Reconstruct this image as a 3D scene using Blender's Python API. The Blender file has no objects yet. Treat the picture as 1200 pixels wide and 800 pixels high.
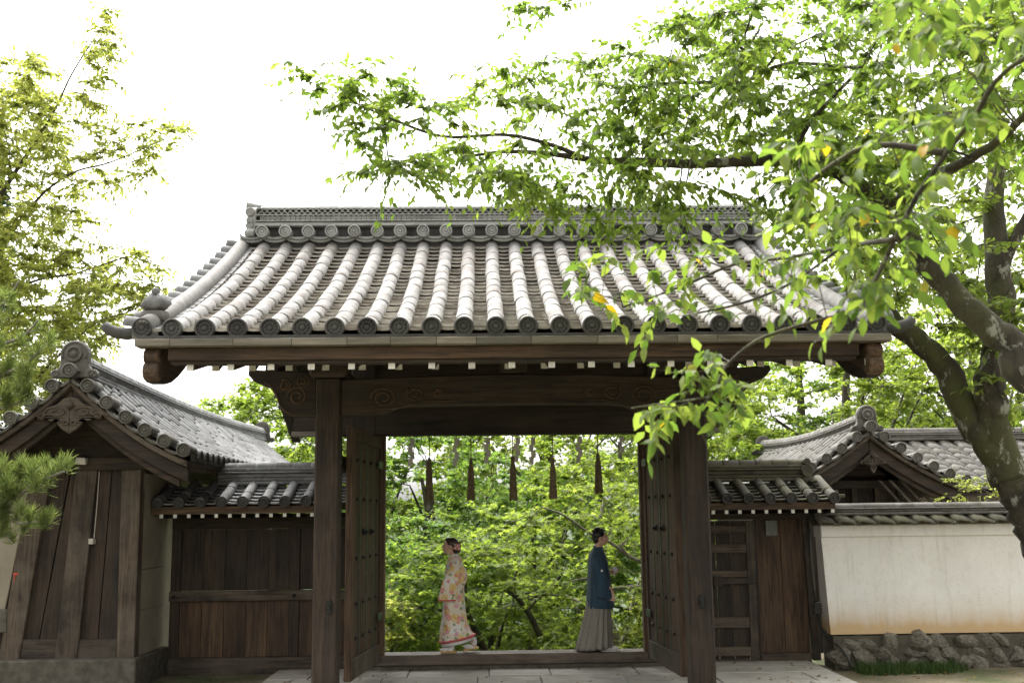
import bpy, bmesh, math, random
import numpy as np
from mathutils import Vector, Matrix

random.seed(7)
rng = np.random.default_rng(11)
PI = math.pi
scene = bpy.context.scene
COL = scene.collection

# ------------------------------------------------------------------ camera
F_PX, HORIZON = 1287.0, 607.0
CAM = Vector((0, 0, 2.0))
_yaw, _pit, _rol = math.radians(1.5), math.atan((HORIZON - 400) / F_PX), 0.012
FW = Vector((math.sin(_yaw) * math.cos(_pit), math.cos(_yaw) * math.cos(_pit), math.sin(_pit)))
_r0 = Vector((math.cos(_yaw), -math.sin(_yaw), 0))
_u0 = _r0.cross(FW)
RT = _r0 * math.cos(_rol) - _u0 * math.sin(_rol)
UP = _u0 * math.cos(_rol) + _r0 * math.sin(_rol)
cam_data = bpy.data.cameras.new('camera')
cam_data.sensor_width = 36.0
cam_data.lens = F_PX / 1200 * 36.0
cam_data.clip_end = 3000
cam_data.dof.use_dof = True
cam_data.dof.focus_distance = 13.0
cam_data.dof.aperture_fstop = 2.6
cam = bpy.data.objects.new('camera', cam_data)
COL.objects.link(cam)
m3 = Matrix((RT, UP, -FW)).transposed()
cam.matrix_world = Matrix.Translation(CAM) @ m3.to_4x4()
scene.camera = cam

def ray(x, y):
    return FW + RT * ((x - 600) / F_PX) + UP * ((400 - y) / F_PX)
def at(x, y, Y):
    d = ray(x, y)
    return CAM + d * (Y / d.y)

# ------------------------------------------------------------------ light
SUN_EL, SUN_AZ = math.radians(60), math.radians(335)     # azimuth from +Y, clockwise
world = bpy.data.worlds.new('World')
scene.world = world
world.use_nodes = True
wn, wl = world.node_tree.nodes, world.node_tree.links
bg = wn['Background']
sky = wn.new('ShaderNodeTexSky')
sky.sky_type = 'NISHITA'
sky.sun_disc = False
sky.sun_elevation = SUN_EL
sky.sun_rotation = SUN_AZ
sky.dust_density = 6.0
sky.air_density = 1.0
sky.ozone_density = 0.5
hsv = wn.new('ShaderNodeHueSaturation')          # a thin white overcast: the same sky without its blue
hsv.inputs['Saturation'].default_value = 0.0
wl.new(sky.outputs[0], hsv.inputs['Color'])
tint = wn.new('ShaderNodeMix'); tint.data_type = 'RGBA'; tint.blend_type = 'MULTIPLY'; tint.inputs[0].default_value = 1.0
tint.inputs[7].default_value = (1.0, 0.982, 0.955, 1)
wl.new(hsv.outputs[0], tint.inputs[6])
wl.new(tint.outputs[2], bg.inputs['Color'])
bg.inputs['Strength'].default_value = 0.15
sd = bpy.data.lights.new('sun', 'SUN')
sd.energy = 0.6
sd.angle = math.radians(25)
sd.color = (1.0, 0.95, 0.86)
sun = bpy.data.objects.new('sun', sd)
COL.objects.link(sun)
_sv = Vector((math.sin(SUN_AZ) * math.cos(SUN_EL), math.cos(SUN_AZ) * math.cos(SUN_EL), math.sin(SUN_EL)))
sun.rotation_euler = _sv.to_track_quat('Z', 'Y').to_euler()
vs = scene.view_settings
vs.view_transform = 'Standard'
vs.look = 'None'
vs.gamma = 1.0
vs.use_curve_mapping = False
vs.exposure = 2.05
scene.cycles.use_denoising = True
scene.cycles.max_bounces = 8
scene.cycles.transmission_bounces = 6

# ------------------------------------------------------------------ node helpers
def new_mat(name):
    m = bpy.data.materials.new(name)
    m.use_nodes = True
    nt = m.node_tree
    b = nt.nodes['Principled BSDF']
    return m, nt, b
class NT:
    def __init__(s, nt): s.nt = nt
    def n(s, kind, **kw):
        nd = s.nt.nodes.new('ShaderNode' + kind)
        for k, v in kw.items():
            if k in nd.inputs.keys(): nd.inputs[k].default_value = v
            else: setattr(nd, k, v)
        return nd
    def l(s, a, b): s.nt.links.new(a, b)
    def coord(s, scale=(1, 1, 1), rot=(0, 0, 0), rand=True, what='Object'):
        tc = s.n('TexCoord'); mp = s.n('Mapping')
        mp.inputs['Scale'].default_value = scale
        mp.inputs['Rotation'].default_value = rot
        s.l(tc.outputs[what], mp.inputs['Vector'])
        if rand:
            oi = s.n('ObjectInfo'); ml = s.n('Math', operation='MULTIPLY'); ml.inputs[1].default_value = 37.0
            s.l(oi.outputs['Random'], ml.inputs[0])
            cx = s.n('CombineXYZ')
            s.l(ml.outputs[0], cx.inputs[0]); s.l(ml.outputs[0], cx.inputs[1]); s.l(ml.outputs[0], cx.inputs[2])
            s.l(cx.outputs[0], mp.inputs['Location'])
        return mp.outputs[0]
    def noise(s, vec, scale, detail=4, rough=0.55, dist=0.0):
        nd = s.n('TexNoise'); nd.inputs['Scale'].default_value = scale
        nd.inputs['Detail'].default_value = detail; nd.inputs['Roughness'].default_value = rough
        nd.inputs['Distortion'].default_value = dist
        s.l(vec, nd.inputs['Vector']); return nd.outputs['Fac']
    def ramp(s, fac, stops):
        nd = s.n('ValToRGB'); cr = nd.color_ramp
        while len(cr.elements) < len(stops): cr.elements.new(0.5)
        for e, (p, c) in zip(cr.elements, stops):
            e.position = p; e.color = (c[0], c[1], c[2], 1) if not isinstance(c, (int, float)) else (c, c, c, 1)
        s.l(fac, nd.inputs[0]); return nd.outputs[0]
    def mix(s, fac, a, b, mode='MIX'):
        nd = s.n('Mix', data_type='RGBA', blend_type=mode)
        for sock, v in ((nd.inputs[0], fac), (nd.inputs[6], a), (nd.inputs[7], b)):
            if hasattr(v, 'links'): s.l(v, sock)
            elif isinstance(v, (int, float)): sock.default_value = v
            else: sock.default_value = (v[0], v[1], v[2], 1)
        return nd.outputs[2]
    def bump(s, h, strength, dist, b):
        nd = s.n('Bump'); nd.inputs['Strength'].default_value = strength; nd.inputs['Distance'].default_value = dist
        s.l(h, nd.inputs['Height']); s.l(nd.outputs[0], b.inputs['Normal'])

MATS = {}
def wood(key, dark, light, axis, grey=0.25, rough=0.75, greycol=(0.16, 0.14, 0.12), moss=0.0):
    m, nt, b = new_mat(key); t = NT(nt)
    sc = [14.0, 14.0, 14.0]; sc['XYZ'.index(axis)] = 0.9
    v = t.coord(tuple(sc))
    g = t.noise(v, 2.2, 6, 0.65, 0.6)
    c = t.ramp(g, [(0.36, dark), (0.50, tuple((p + q) / 2 for p, q in zip(dark, light))), (0.66, light)])
    sc3 = [3.5, 3.5, 3.5]; sc3['XYZ'.index(axis)] = 0.35
    st = t.noise(t.coord(tuple(sc3)), 1.3, 5, 0.6)
    c = t.mix(t.ramp(st, [(0.35, 0.75), (0.55, 0.0)]), c, tuple(x * 0.45 for x in dark))
    v2 = t.coord((1.3, 1.3, 1.3))
    w = t.noise(v2, 1.6, 5, 0.6)
    wf = t.ramp(w, [(0.42, 0.0), (0.75, grey * 2)])
    c = t.mix(wf, c, greycol)
    oi = t.n('ObjectInfo')
    rv = t.n('MapRange'); rv.inputs[3].default_value = 0.72; rv.inputs[4].default_value = 1.2
    t.l(oi.outputs['Random'], rv.inputs[0])
    c = t.mix(1.0, c, rv.outputs[0], 'MULTIPLY')
    if moss:
        mm = t.noise(v2, 3.1, 5, 0.7)
        c = t.mix(t.ramp(mm, [(0.5, 0.0), (0.7, moss)]), c, (0.05, 0.06, 0.02))
    t.l(c, b.inputs['Base Color'])
    b.inputs['Roughness'].default_value = rough
    fine = t.noise(t.coord(tuple(x * 4 for x in sc)), 3.0, 3, 0.6)
    t.bump(t.mix(0.5, g, fine), 0.5, 0.012, b)
    MATS[key] = m; return m
for ax in 'XYZ':
    wood('dark_wood_' + ax, (0.010, 0.0060, 0.0034), (0.054, 0.034, 0.020), ax, 0.16, greycol=(0.082, 0.058, 0.040))
    wood('grey_wood_' + ax, (0.020, 0.014, 0.009), (0.100, 0.072, 0.048), ax, 0.35, greycol=(0.14, 0.115, 0.088))
    wood('brown_wood_' + ax, (0.026, 0.0130, 0.0062), (0.135, 0.077, 0.039), ax, 0.16, greycol=(0.11, 0.080, 0.053))
wood('threshold_wood', (0.075, 0.055, 0.040), (0.17, 0.132, 0.10), 'X', 0.3, greycol=(0.20, 0.175, 0.145))
wood('pale_board_X', (0.13, 0.112, 0.085), (0.23, 0.205, 0.16), 'X', 0.2, greycol=(0.21, 0.205, 0.17))

def tile_mat(key, base, spread, brown=0.35, lichen=0.5, moss=0.0, rough=0.85, vor=1.0):
    m, nt, b = new_mat(key); t = NT(nt)
    oi = t.n('ObjectInfo')
    lo = tuple(x * (1 - spread) for x in base); hi = tuple(min(0.85, x * (1 + spread)) for x in base)
    vc = t.coord((1, 1, 1))
    vo = t.n('TexVoronoi'); vo.inputs['Scale'].default_value = 3.4; t.l(vc, vo.inputs['Vector'])
    sx = t.n('SeparateColor'); t.l(vo.outputs['Color'], sx.inputs[0])
    ra = t.n('Math', operation='ADD'); vm = t.n('Math', operation='MULTIPLY'); vm.inputs[1].default_value = vor; t.l(sx.outputs[0], vm.inputs[0])
    t.l(oi.outputs['Random'], ra.inputs[0]); t.l(vm.outputs[0], ra.inputs[1])
    fr = t.n('Math', operation='FRACT'); t.l(ra.outputs[0], fr.inputs[0])
    c = t.ramp(fr.outputs[0], [(0.0, lo), (0.55, base), (1.0, hi)])
    br = t.ramp(fr.outputs[0], [(0.16, brown), (0.24, 0.0)])
    c = t.mix(br, c, (base[0] * 0.70, base[1] * 0.57, base[2] * 0.50))
    n1 = t.noise(vc, 7.0, 6, 0.7)
    c = t.mix(t.ramp(n1, [(0.45, 0.0), (0.62, lichen)]), c, tuple(min(0.8, x * 1.45) for x in base))
    n2 = t.noise(vc, 15.0, 5, 0.7)
    c = t.mix(t.ramp(n2, [(0.50, 0.0), (0.72, 0.75)]), c, tuple(x * 0.45 for x in base))
    if moss:
        n3 = t.noise(vc, 2.6, 5, 0.65)
        c = t.mix(t.ramp(n3, [(0.42, 0.0), (0.66, moss)]), c, (0.10, 0.095, 0.035))
    t.l(c, b.inputs['Base Color'])
    b.inputs['Roughness'].default_value = rough
    t.bump(t.mix(0.5, n1, n2), 0.35, 0.01, b)
    MATS[key] = m
tile_mat('tile_pale', (0.178, 0.173, 0.166), 0.28, 0.6, 0.55, vor=0.5)
tile_mat('tile_pan', (0.36, 0.34, 0.305), 0.3, 0.3, 0.4)
tile_mat('tile_grey', (0.165, 0.168, 0.17), 0.35, 0.2, 0.45)
tile_mat('tile_disc', (0.055, 0.054, 0.052), 0.3, 0.2, 0.4)
tile_mat('tile_ridge', (0.25, 0.255, 0.245), 0.2, 0.15, 0.4)
tile_mat('tile_weathered', (0.105, 0.10, 0.093), 0.4, 0.25, 0.5, 0.22)
tile_mat('tile_mossy', (0.07, 0.066, 0.054), 0.4, 0.4, 0.45, 0.6)

def simple(key, col, rough=0.6, var=0.15, scale=8.0, metallic=0.0, bump=0.2, bdist=0.006, col2=None):
    m, nt, b = new_mat(key); t = NT(nt)
    v = t.coord()
    n = t.noise(v, scale, 6, 0.62)
    c2 = col2 or tuple(x * (1 - var) for x in col)
    c = t.ramp(n, [(0.35, c2), (0.65, col)])
    t.l(c, b.inputs['Base Color'])
    b.inputs['Roughness'].default_value = rough; b.inputs['Metallic'].default_value = metallic
    if bump: t.bump(n, bump, bdist, b)
    MATS[key] = m; return m
simple('white_paint', (0.75, 0.73, 0.68), 0.6, 0.3, 20)
simple('black_iron', (0.022, 0.024, 0.022), 0.45, 0.4, 25, 0.5)
simple('green_bronze', (0.10, 0.14, 0.10), 0.5, 0.5, 20, 0.6)
simple('straw', (0.26, 0.205, 0.12), 0.9, 0.5, 30, col2=(0.13, 0.10, 0.058))
simple('paper', (0.62, 0.60, 0.54), 0.8, 0.15, 5)
simple('granite', (0.115, 0.105, 0.085), 0.85, 0.45, 9, bump=0.5, bdist=0.02, col2=(0.055, 0.05, 0.036))
simple('paving', (0.43, 0.41, 0.37), 0.85, 0.3, 3, bump=0.4, bdist=0.01, col2=(0.29, 0.275, 0.24))
simple('rock', (0.21, 0.19, 0.15), 0.85, 0.5, 5, bump=0.7, bdist=0.03, col2=(0.075, 0.066, 0.052))
simple('mortar', (0.10, 0.088, 0.065), 0.9, 0.4, 12, bump=0.6, bdist=0.02)
simple('cream_plaster', (0.30, 0.265, 0.205), 0.85, 0.25, 2.5, bump=0.1)
simple('conduit', (0.05, 0.05, 0.045), 0.5, 0.3, 10)
simple('grey_plate', (0.13, 0.14, 0.13), 0.5, 0.3, 12, 0.3)
simple('lamp_shell', (0.52, 0.50, 0.44), 0.5, 0.2, 10)
simple('red_tape', (0.55, 0.06, 0.03), 0.5, 0.2, 10)
# white wall with its rust-coloured tide mark above the stone footing
m, nt, b = new_mat('white_plaster'); t = NT(nt)
v = t.coord(rand=False)
n1 = t.noise(v, 1.3, 5, 0.6); n2 = t.noise(v, 9.0, 5, 0.65)
sp = t.n('SeparateXYZ'); t.l(v, sp.inputs[0])
vs2 = t.coord((5.0, 1, 0.6), rand=False); n3 = t.noise(vs2, 1.6, 4, 0.6)
ad = t.n('MapRange'); ad.inputs[1].default_value = 0.43; ad.inputs[2].default_value = 1.12
ad.inputs[3].default_value = 1.0; ad.inputs[4].default_value = 0.0; t.l(sp.outputs[2], ad.inputs[0])
av = t.n('Math', operation='MULTIPLY_ADD'); av.inputs[1].default_value = 0.28; t.l(n3, av.inputs[0]); t.l(ad.outputs[0], av.inputs[2])
c = t.ramp(n1, [(0.3, (0.71, 0.695, 0.66)), (0.7, (0.81, 0.795, 0.765))])
c = t.mix(t.ramp(n2, [(0.58, 0.0), (0.75, 0.35)]), c, (0.45, 0.40, 0.33))
c = t.mix(t.ramp(av.outputs[0], [(0.40, 0.0), (0.66, 0.14), (0.88, 0.46), (1.0, 0.78)]), c, (0.52, 0.31, 0.09))
n5 = t.noise(t.coord((7.0, 1, 0.5), rand=False), 2.4, 5, 0.65)
c = t.mix(t.ramp(n5, [(0.54, 0.0), (0.72, 0.30)]), c, (0.42, 0.38, 0.31))
n6 = t.noise(v, 3.2, 6, 0.7, 1.5)
c = t.mix(t.ramp(n6, [(0.488, 0.0), (0.5, 0.28), (0.512, 0.0)]), c, (0.36, 0.31, 0.25))
t.l(c, b.inputs['Base Color']); b.inputs['Roughness'].default_value = 0.9
t.bump(n2, 0.15, 0.006, b); MATS['white_plaster'] = m
# ground: packed earth with moss
m, nt, b = new_mat('earth'); t = NT(nt); v = t.coord(rand=False)
n1 = t.noise(v, 1.2, 6, 0.6); n2 = t.noise(v, 14, 5, 0.7)
c = t.ramp(n1, [(0.38, (0.16, 0.135, 0.09)), (0.5, (0.12, 0.105, 0.06)), (0.62, (0.055, 0.075, 0.02))])
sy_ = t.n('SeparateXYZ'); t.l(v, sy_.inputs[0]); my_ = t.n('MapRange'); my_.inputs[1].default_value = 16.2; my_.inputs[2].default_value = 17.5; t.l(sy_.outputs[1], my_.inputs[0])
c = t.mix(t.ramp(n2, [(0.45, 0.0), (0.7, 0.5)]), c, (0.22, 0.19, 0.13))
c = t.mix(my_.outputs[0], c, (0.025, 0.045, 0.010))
t.l(c, b.inputs['Base Color']); b.inputs['Roughness'].default_value = 0.95; t.bump(n2, 0.6, 0.03, b); MATS['earth'] = m
# bark
def bark(key, c1, c2, lich, moss):
    m, nt, b = new_mat(key); t = NT(nt); v = t.coord((1, 1, 0.6), rand=False)
    n1 = t.noise(v, 9, 7, 0.7, 0.5); n2 = t.noise(v, 5.0, 6, 0.75); n3 = t.noise(v, 2.2, 4, 0.6)
    c = t.ramp(n1, [(0.35, c1), (0.65, c2)])
    c = t.mix(t.ramp(n3, [(0.42, 0.0), (0.62, moss)]), c, (0.06, 0.065, 0.015))
    c = t.mix(t.ramp(n2, [(0.56, 0.0), (0.62, lich)]), c, (0.30, 0.31, 0.26))
    t.l(c, b.inputs['Base Color']); b.inputs['Roughness'].default_value = 0.9
    t.bump(n1, 0.9, 0.03, b); MATS[key] = m
bark('bark_cherry', (0.016, 0.013, 0.009), (0.062, 0.052, 0.036), 0.75, 0.75)
bark('bark_dark', (0.018, 0.014, 0.010), (0.065, 0.052, 0.04), 0.3, 0.4)
bark('bark_pale', (0.10, 0.09, 0.075), (0.30, 0.27, 0.23), 0.5, 0.2)
# leaves: diffuse + translucent, colour picked per leaf
def leaf_mat(key, dark, mid, light, trans=0.45, rough=0.45, yellow=0.0):
    m, nt, b = new_mat(key); t = NT(nt)
    a = t.n('Attribute'); a.attribute_name = 'rnd'
    oi = t.n('ObjectInfo')
    ad = t.n('Math', operation='ADD'); t.l(a.outputs['Fac'], ad.inputs[0]); t.l(oi.outputs['Random'], ad.inputs[1])
    fr = t.n('Math', operation='FRACT'); t.l(ad.outputs[0], fr.inputs[0])
    st = [(0.0, dark), (0.5, mid), (0.985 if yellow else 1.0, light)]
    if yellow: st += [(0.995, (0.40, 0.26, 0.02))]
    c = t.ramp(fr.outputs[0], st)
    t.l(c, b.inputs['Base Color']); b.inputs['Roughness'].default_value = rough + 0.12; b.inputs['Specular IOR Level'].default_value = 0.28
    tr = t.n('BsdfTranslucent')
    tc = t.mix(1.0, c, (1.58, 1.66, 0.80), 'MULTIPLY')
    t.l(tc, tr.inputs['Color'])
    ms = t.n('MixShader'); ms.inputs[0].default_value = trans
    t.l(b.outputs[0], ms.inputs[1]); t.l(tr.outputs[0], ms.inputs[2])
    t.l(ms.outputs[0], nt.nodes['Material Output'].inputs['Surface'])
    MATS[key] = m
leaf_mat('leaf_cherry', (0.070, 0.118, 0.029), (0.119, 0.174, 0.043), (0.184, 0.226, 0.062), 0.66, 0.38, 1.0)
leaf_mat('leaf_cherry_back', (0.088, 0.128, 0.030), (0.141, 0.185, 0.048), (0.206, 0.232, 0.066), 0.6)
leaf_mat('leaf_light', (0.143, 0.175, 0.061), (0.214, 0.238, 0.084), (0.286, 0.283, 0.122), 0.7)
leaf_mat('leaf_maple', (0.108, 0.157, 0.036), (0.169, 0.224, 0.055), (0.243, 0.282, 0.080), 0.6)
leaf_mat('leaf_maple_deep', (0.076, 0.136, 0.036), (0.118, 0.190, 0.050), (0.191, 0.252, 0.070), 0.55)
leaf_mat('leaf_dark', (0.017, 0.044, 0.028), (0.029, 0.064, 0.037), (0.049, 0.088, 0.046), 0.3)
leaf_mat('needle', (0.091, 0.134, 0.047), (0.140, 0.188, 0.072), (0.208, 0.233, 0.112), 0.5)
leaf_mat('grass', (0.029, 0.059, 0.019), (0.049, 0.093, 0.028), (0.087, 0.127, 0.039), 0.35)

# ------------------------------------------------------------------ object helpers
def link(o, parent=None):
    COL.objects.link(o)
    if parent is not None:
        o.parent = parent
        o.matrix_parent_inverse = Matrix.Translation(-Vector(parent.get('_base', (0, 0, 0))))
    return o
def tag(o, label=None, cat=None, group=None, kind=None):
    if label: o['label'] = label
    if cat: o['category'] = cat
    if group: o['group'] = group
    if kind: o['kind'] = kind
    return o
BASES = {}
def thing(name, loc, label, cat, group=None):
    o = bpy.data.objects.new(name, None)
    o.empty_display_size = 0.2
    COL.objects.link(o); o.location = loc
    BASES[o.name] = Vector(loc)
    return tag(o, label, cat, group)
def attach(o, parent):
    COL.objects.link(o)
    if parent is not None:
        o.parent = parent
        if parent.name in BASES:
            o.matrix_parent_inverse = Matrix.Translation(-BASES[parent.name])
    return o

class MB:
    """Collects shapes; build() links them as one mesh object."""
    def __init__(s): s.v = []; s.f = []
    def quadmesh(s, verts, faces):
        k = len(s.v); s.v += [tuple(p) for p in verts]; s.f += [tuple(i + k for i in f) for f in faces]; return s
    def box(s, x0, x1, y0, y1, z0, z1):
        return s.quadmesh([(x0, y0, z0), (x1, y0, z0), (x1, y1, z0), (x0, y1, z0), (x0, y0, z1), (x1, y0, z1), (x1, y1, z1), (x0, y1, z1)],
                          [(0, 3, 2, 1), (4, 5, 6, 7), (0, 1, 5, 4), (1, 2, 6, 5), (2, 3, 7, 6), (3, 0, 4, 7)])
    def hexa(s, a, b):
        """two quads (lists of 4 points, same winding) joined to a solid"""
        return s.quadmesh(list(a) + list(b), [(0, 3, 2, 1), (4, 5, 6, 7), (0, 1, 5, 4), (1, 2, 6, 5), (2, 3, 7, 6), (3, 0, 4, 7)])
    def prism(s, pts, ext):
        n = len(pts); e = Vector(ext)
        vs = [Vector(p) for p in pts] + [Vector(p) + e for p in pts]
        fs = [tuple(range(n))[::-1], tuple(range(n, 2 * n))] + [(i, (i + 1) % n, n + (i + 1) % n, n + i) for i in range(n)]
        return s.quadmesh(vs, fs)
    def strip(s, top, bot, ext):
        """a band between two polylines, thickened by ext (no n-gons)"""
        n = len(top); e = Vector(ext)
        A = [Vector(p) for p in top]; B = [Vector(p) for p in bot]
        vs = A + B + [p + e for p in A] + [p + e for p in B]
        fs = []
        for i in range(n - 1):
            fs += [(i, i + 1, n + i + 1, n + i), (2 * n + i, 3 * n + i, 3 * n + i + 1, 2 * n + i + 1),
                   (i, 2 * n + i, 2 * n + i + 1, i + 1), (n + i, n + i + 1, 3 * n + i + 1, 3 * n + i)]
        fs += [(0, n, 3 * n, 2 * n), (n - 1, 3 * n - 1, 4 * n - 1, 2 * n - 1)]
        return s.quadmesh(vs, fs)
    def tube(s, path, radii, n=8, cap=True):
        P = [Vector(p) for p in path]
        if isinstance(radii, (int, float)): radii = [radii] * len(P)
        rings = []; up = Vector((0.13, 0.27, 1.0))
        T0 = (P[1] - P[0]).normalized()
        A = T0.cross(up)
        if A.length < 1e-3: A = T0.cross(Vector((1, 0, 0)))
        A.normalize()
        for i, p in enumerate(P):
            T = (P[min(i + 1, len(P) - 1)] - P[max(i - 1, 0)]).normalized()
            A = (A - T * A.dot(T)).normalized(); Bv = T.cross(A)
            rings.append([p + (A * math.cos(2 * PI * j / n) + Bv * math.sin(2 * PI * j / n)) * radii[i] for j in range(n)])
        return s.rings(rings, cap)
    def rings(s, rings, cap=True):
        n = len(rings[0]); k = len(s.v)
        for r in rings: s.v += [tuple(p) for p in r]
        for i in range(len(rings) - 1):
            for j in range(n):
                a = k + i * n + j; b2 = k + i * n + (j + 1) % n
                s.f.append((a, b2, b2 + n, a + n))
        if cap:
            s.f.append(tuple(k + j for j in range(n))[::-1])
            s.f.append(tuple(k + (len(rings) - 1) * n + j for j in range(n)))
        return s
    def lathe(s, prof, O, axis, n=16, mod=None):
        """prof: (radius, along) pairs turned round axis through O"""
        ax = Vector(axis).normalized(); u = ax.cross(Vector((0, 0, 1)))
        if u.length < 1e-3: u = Vector((1, 0, 0))
        u.normalize(); w = ax.cross(u); O = Vector(O); rr = []
        for (r, a) in prof:
            ring = []
            for j in range(n):
                th = 2 * PI * j / n; r2, a2 = (r, a) if mod is None else mod(r, a, th)
                ring.append(O + ax * a2 + (u * math.cos(th) + w * math.sin(th)) * r2)
            rr.append(ring)
        return s.rings(rr, True)
    def ball(s, c, r, seg=10, rings=6, M=None):
        c = Vector(c); rr = []
        r3 = (r, r, r) if isinstance(r, (int, float)) else r
        for i in range(1, rings):
            ph = PI * i / rings
            ring = []
            for j in range(seg):
                q = Vector((r3[0] * math.sin(ph) * math.cos(2 * PI * j / seg), r3[1] * math.sin(ph) * math.sin(2 * PI * j / seg), -r3[2] * math.cos(ph)))
                if M is not None: q = M @ q
                ring.append(c + q)
            rr.append(ring)
        return s.rings(rr, True)
    def mesh(s, name, smooth=False, fix=True):
        me = bpy.data.meshes.new(name)
        me.from_pydata(s.v, [], s.f)
        if fix:
            bm = bmesh.new(); bm.from_mesh(me)
            bmesh.ops.recalc_face_normals(bm, faces=bm.faces)
            bm.to_mesh(me); bm.free()
        if smooth: me.polygons.foreach_set('use_smooth', [True] * len(me.polygons))
        me.update(); return me
    def build(s, name, mat, parent=None, smooth=False, bevel=0.0, kind=None, label=None):
        me = s.mesh(name, smooth)
        me.materials.append(MATS[mat] if isinstance(mat, str) else mat)
        o = bpy.data.objects.new(name, me)
        attach(o, parent)
        if smooth == 'auto': pass
        if bevel:
            md = o.modifiers.new('bevel', 'BEVEL'); md.width = bevel; md.segments = 1; md.limit_method = 'ANGLE'
        if kind: o['kind'] = kind
        if label: o['label'] = label
        return o
def inst(name, me, M, parent):
    o = bpy.data.objects.new(name, me)
    attach(o, parent)
    o.matrix_basis = M
    return o
def frame(O, X, Y, Z):
    M = Matrix((X, Y, Z)).transposed().to_4x4(); M.translation = O; return M
def withmat(me, mat): me.materials.append(MATS[mat]); return me
# ------------------------------------------------------------------ tiled roofs
def round_tile_mesh(r, L, mat):
    m = MB(); n = 8
    def ring(y, rad, z0=0.0):
        return [(rad * math.cos(PI * j / n), y, rad * math.sin(PI * j / n) * 0.95 + z0) for j in range(n + 1)]
    R = [ring(0, r * 0.72, 0), ring(0, r), ring(L * 0.12, r * 1.005), ring(L, r * 0.975), ring(L * 1.03, r * 0.9)]
    k = n + 1
    vs = [p for q in R for p in q]
    fs = [(i * k + j, i * k + j + 1, (i + 1) * k + j + 1, (i + 1) * k + j) for i in range(len(R) - 1) for j in range(n)]
    m.quadmesh(vs, fs)
    me = m.mesh('round_tile', True); 
    return withmat(me, mat)
def disc_mesh(r, mat, petals=12, thick=0.05):
    """an eave disc: raised rim, ring of petals and a boss; faces -y"""
    m = MB()
    def mod(rr, a, th):
        if 0.3 * r < rr < 0.72 * r and petals: a -= 0.008 * abs(math.cos(petals * th / 2))
        return rr, a
    prof = [(0.9 * r, thick), (r, thick * 0.9), (r, -0.010), (r * 0.93, -0.018), (r * 0.80, -0.018), (r * 0.76, 0.004),
            (r * 0.68, 0.004), (r * 0.50, -0.004), (r * 0.34, 0.004), (r * 0.26, 0.004), (r * 0.22, -0.010), (r * 0.05, -0.014)]
    m.lathe(prof, (0, 0, 0), (0, 1, 0), 24, mod)
    return withmat(m.mesh('eave_disc', False), mat)

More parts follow.
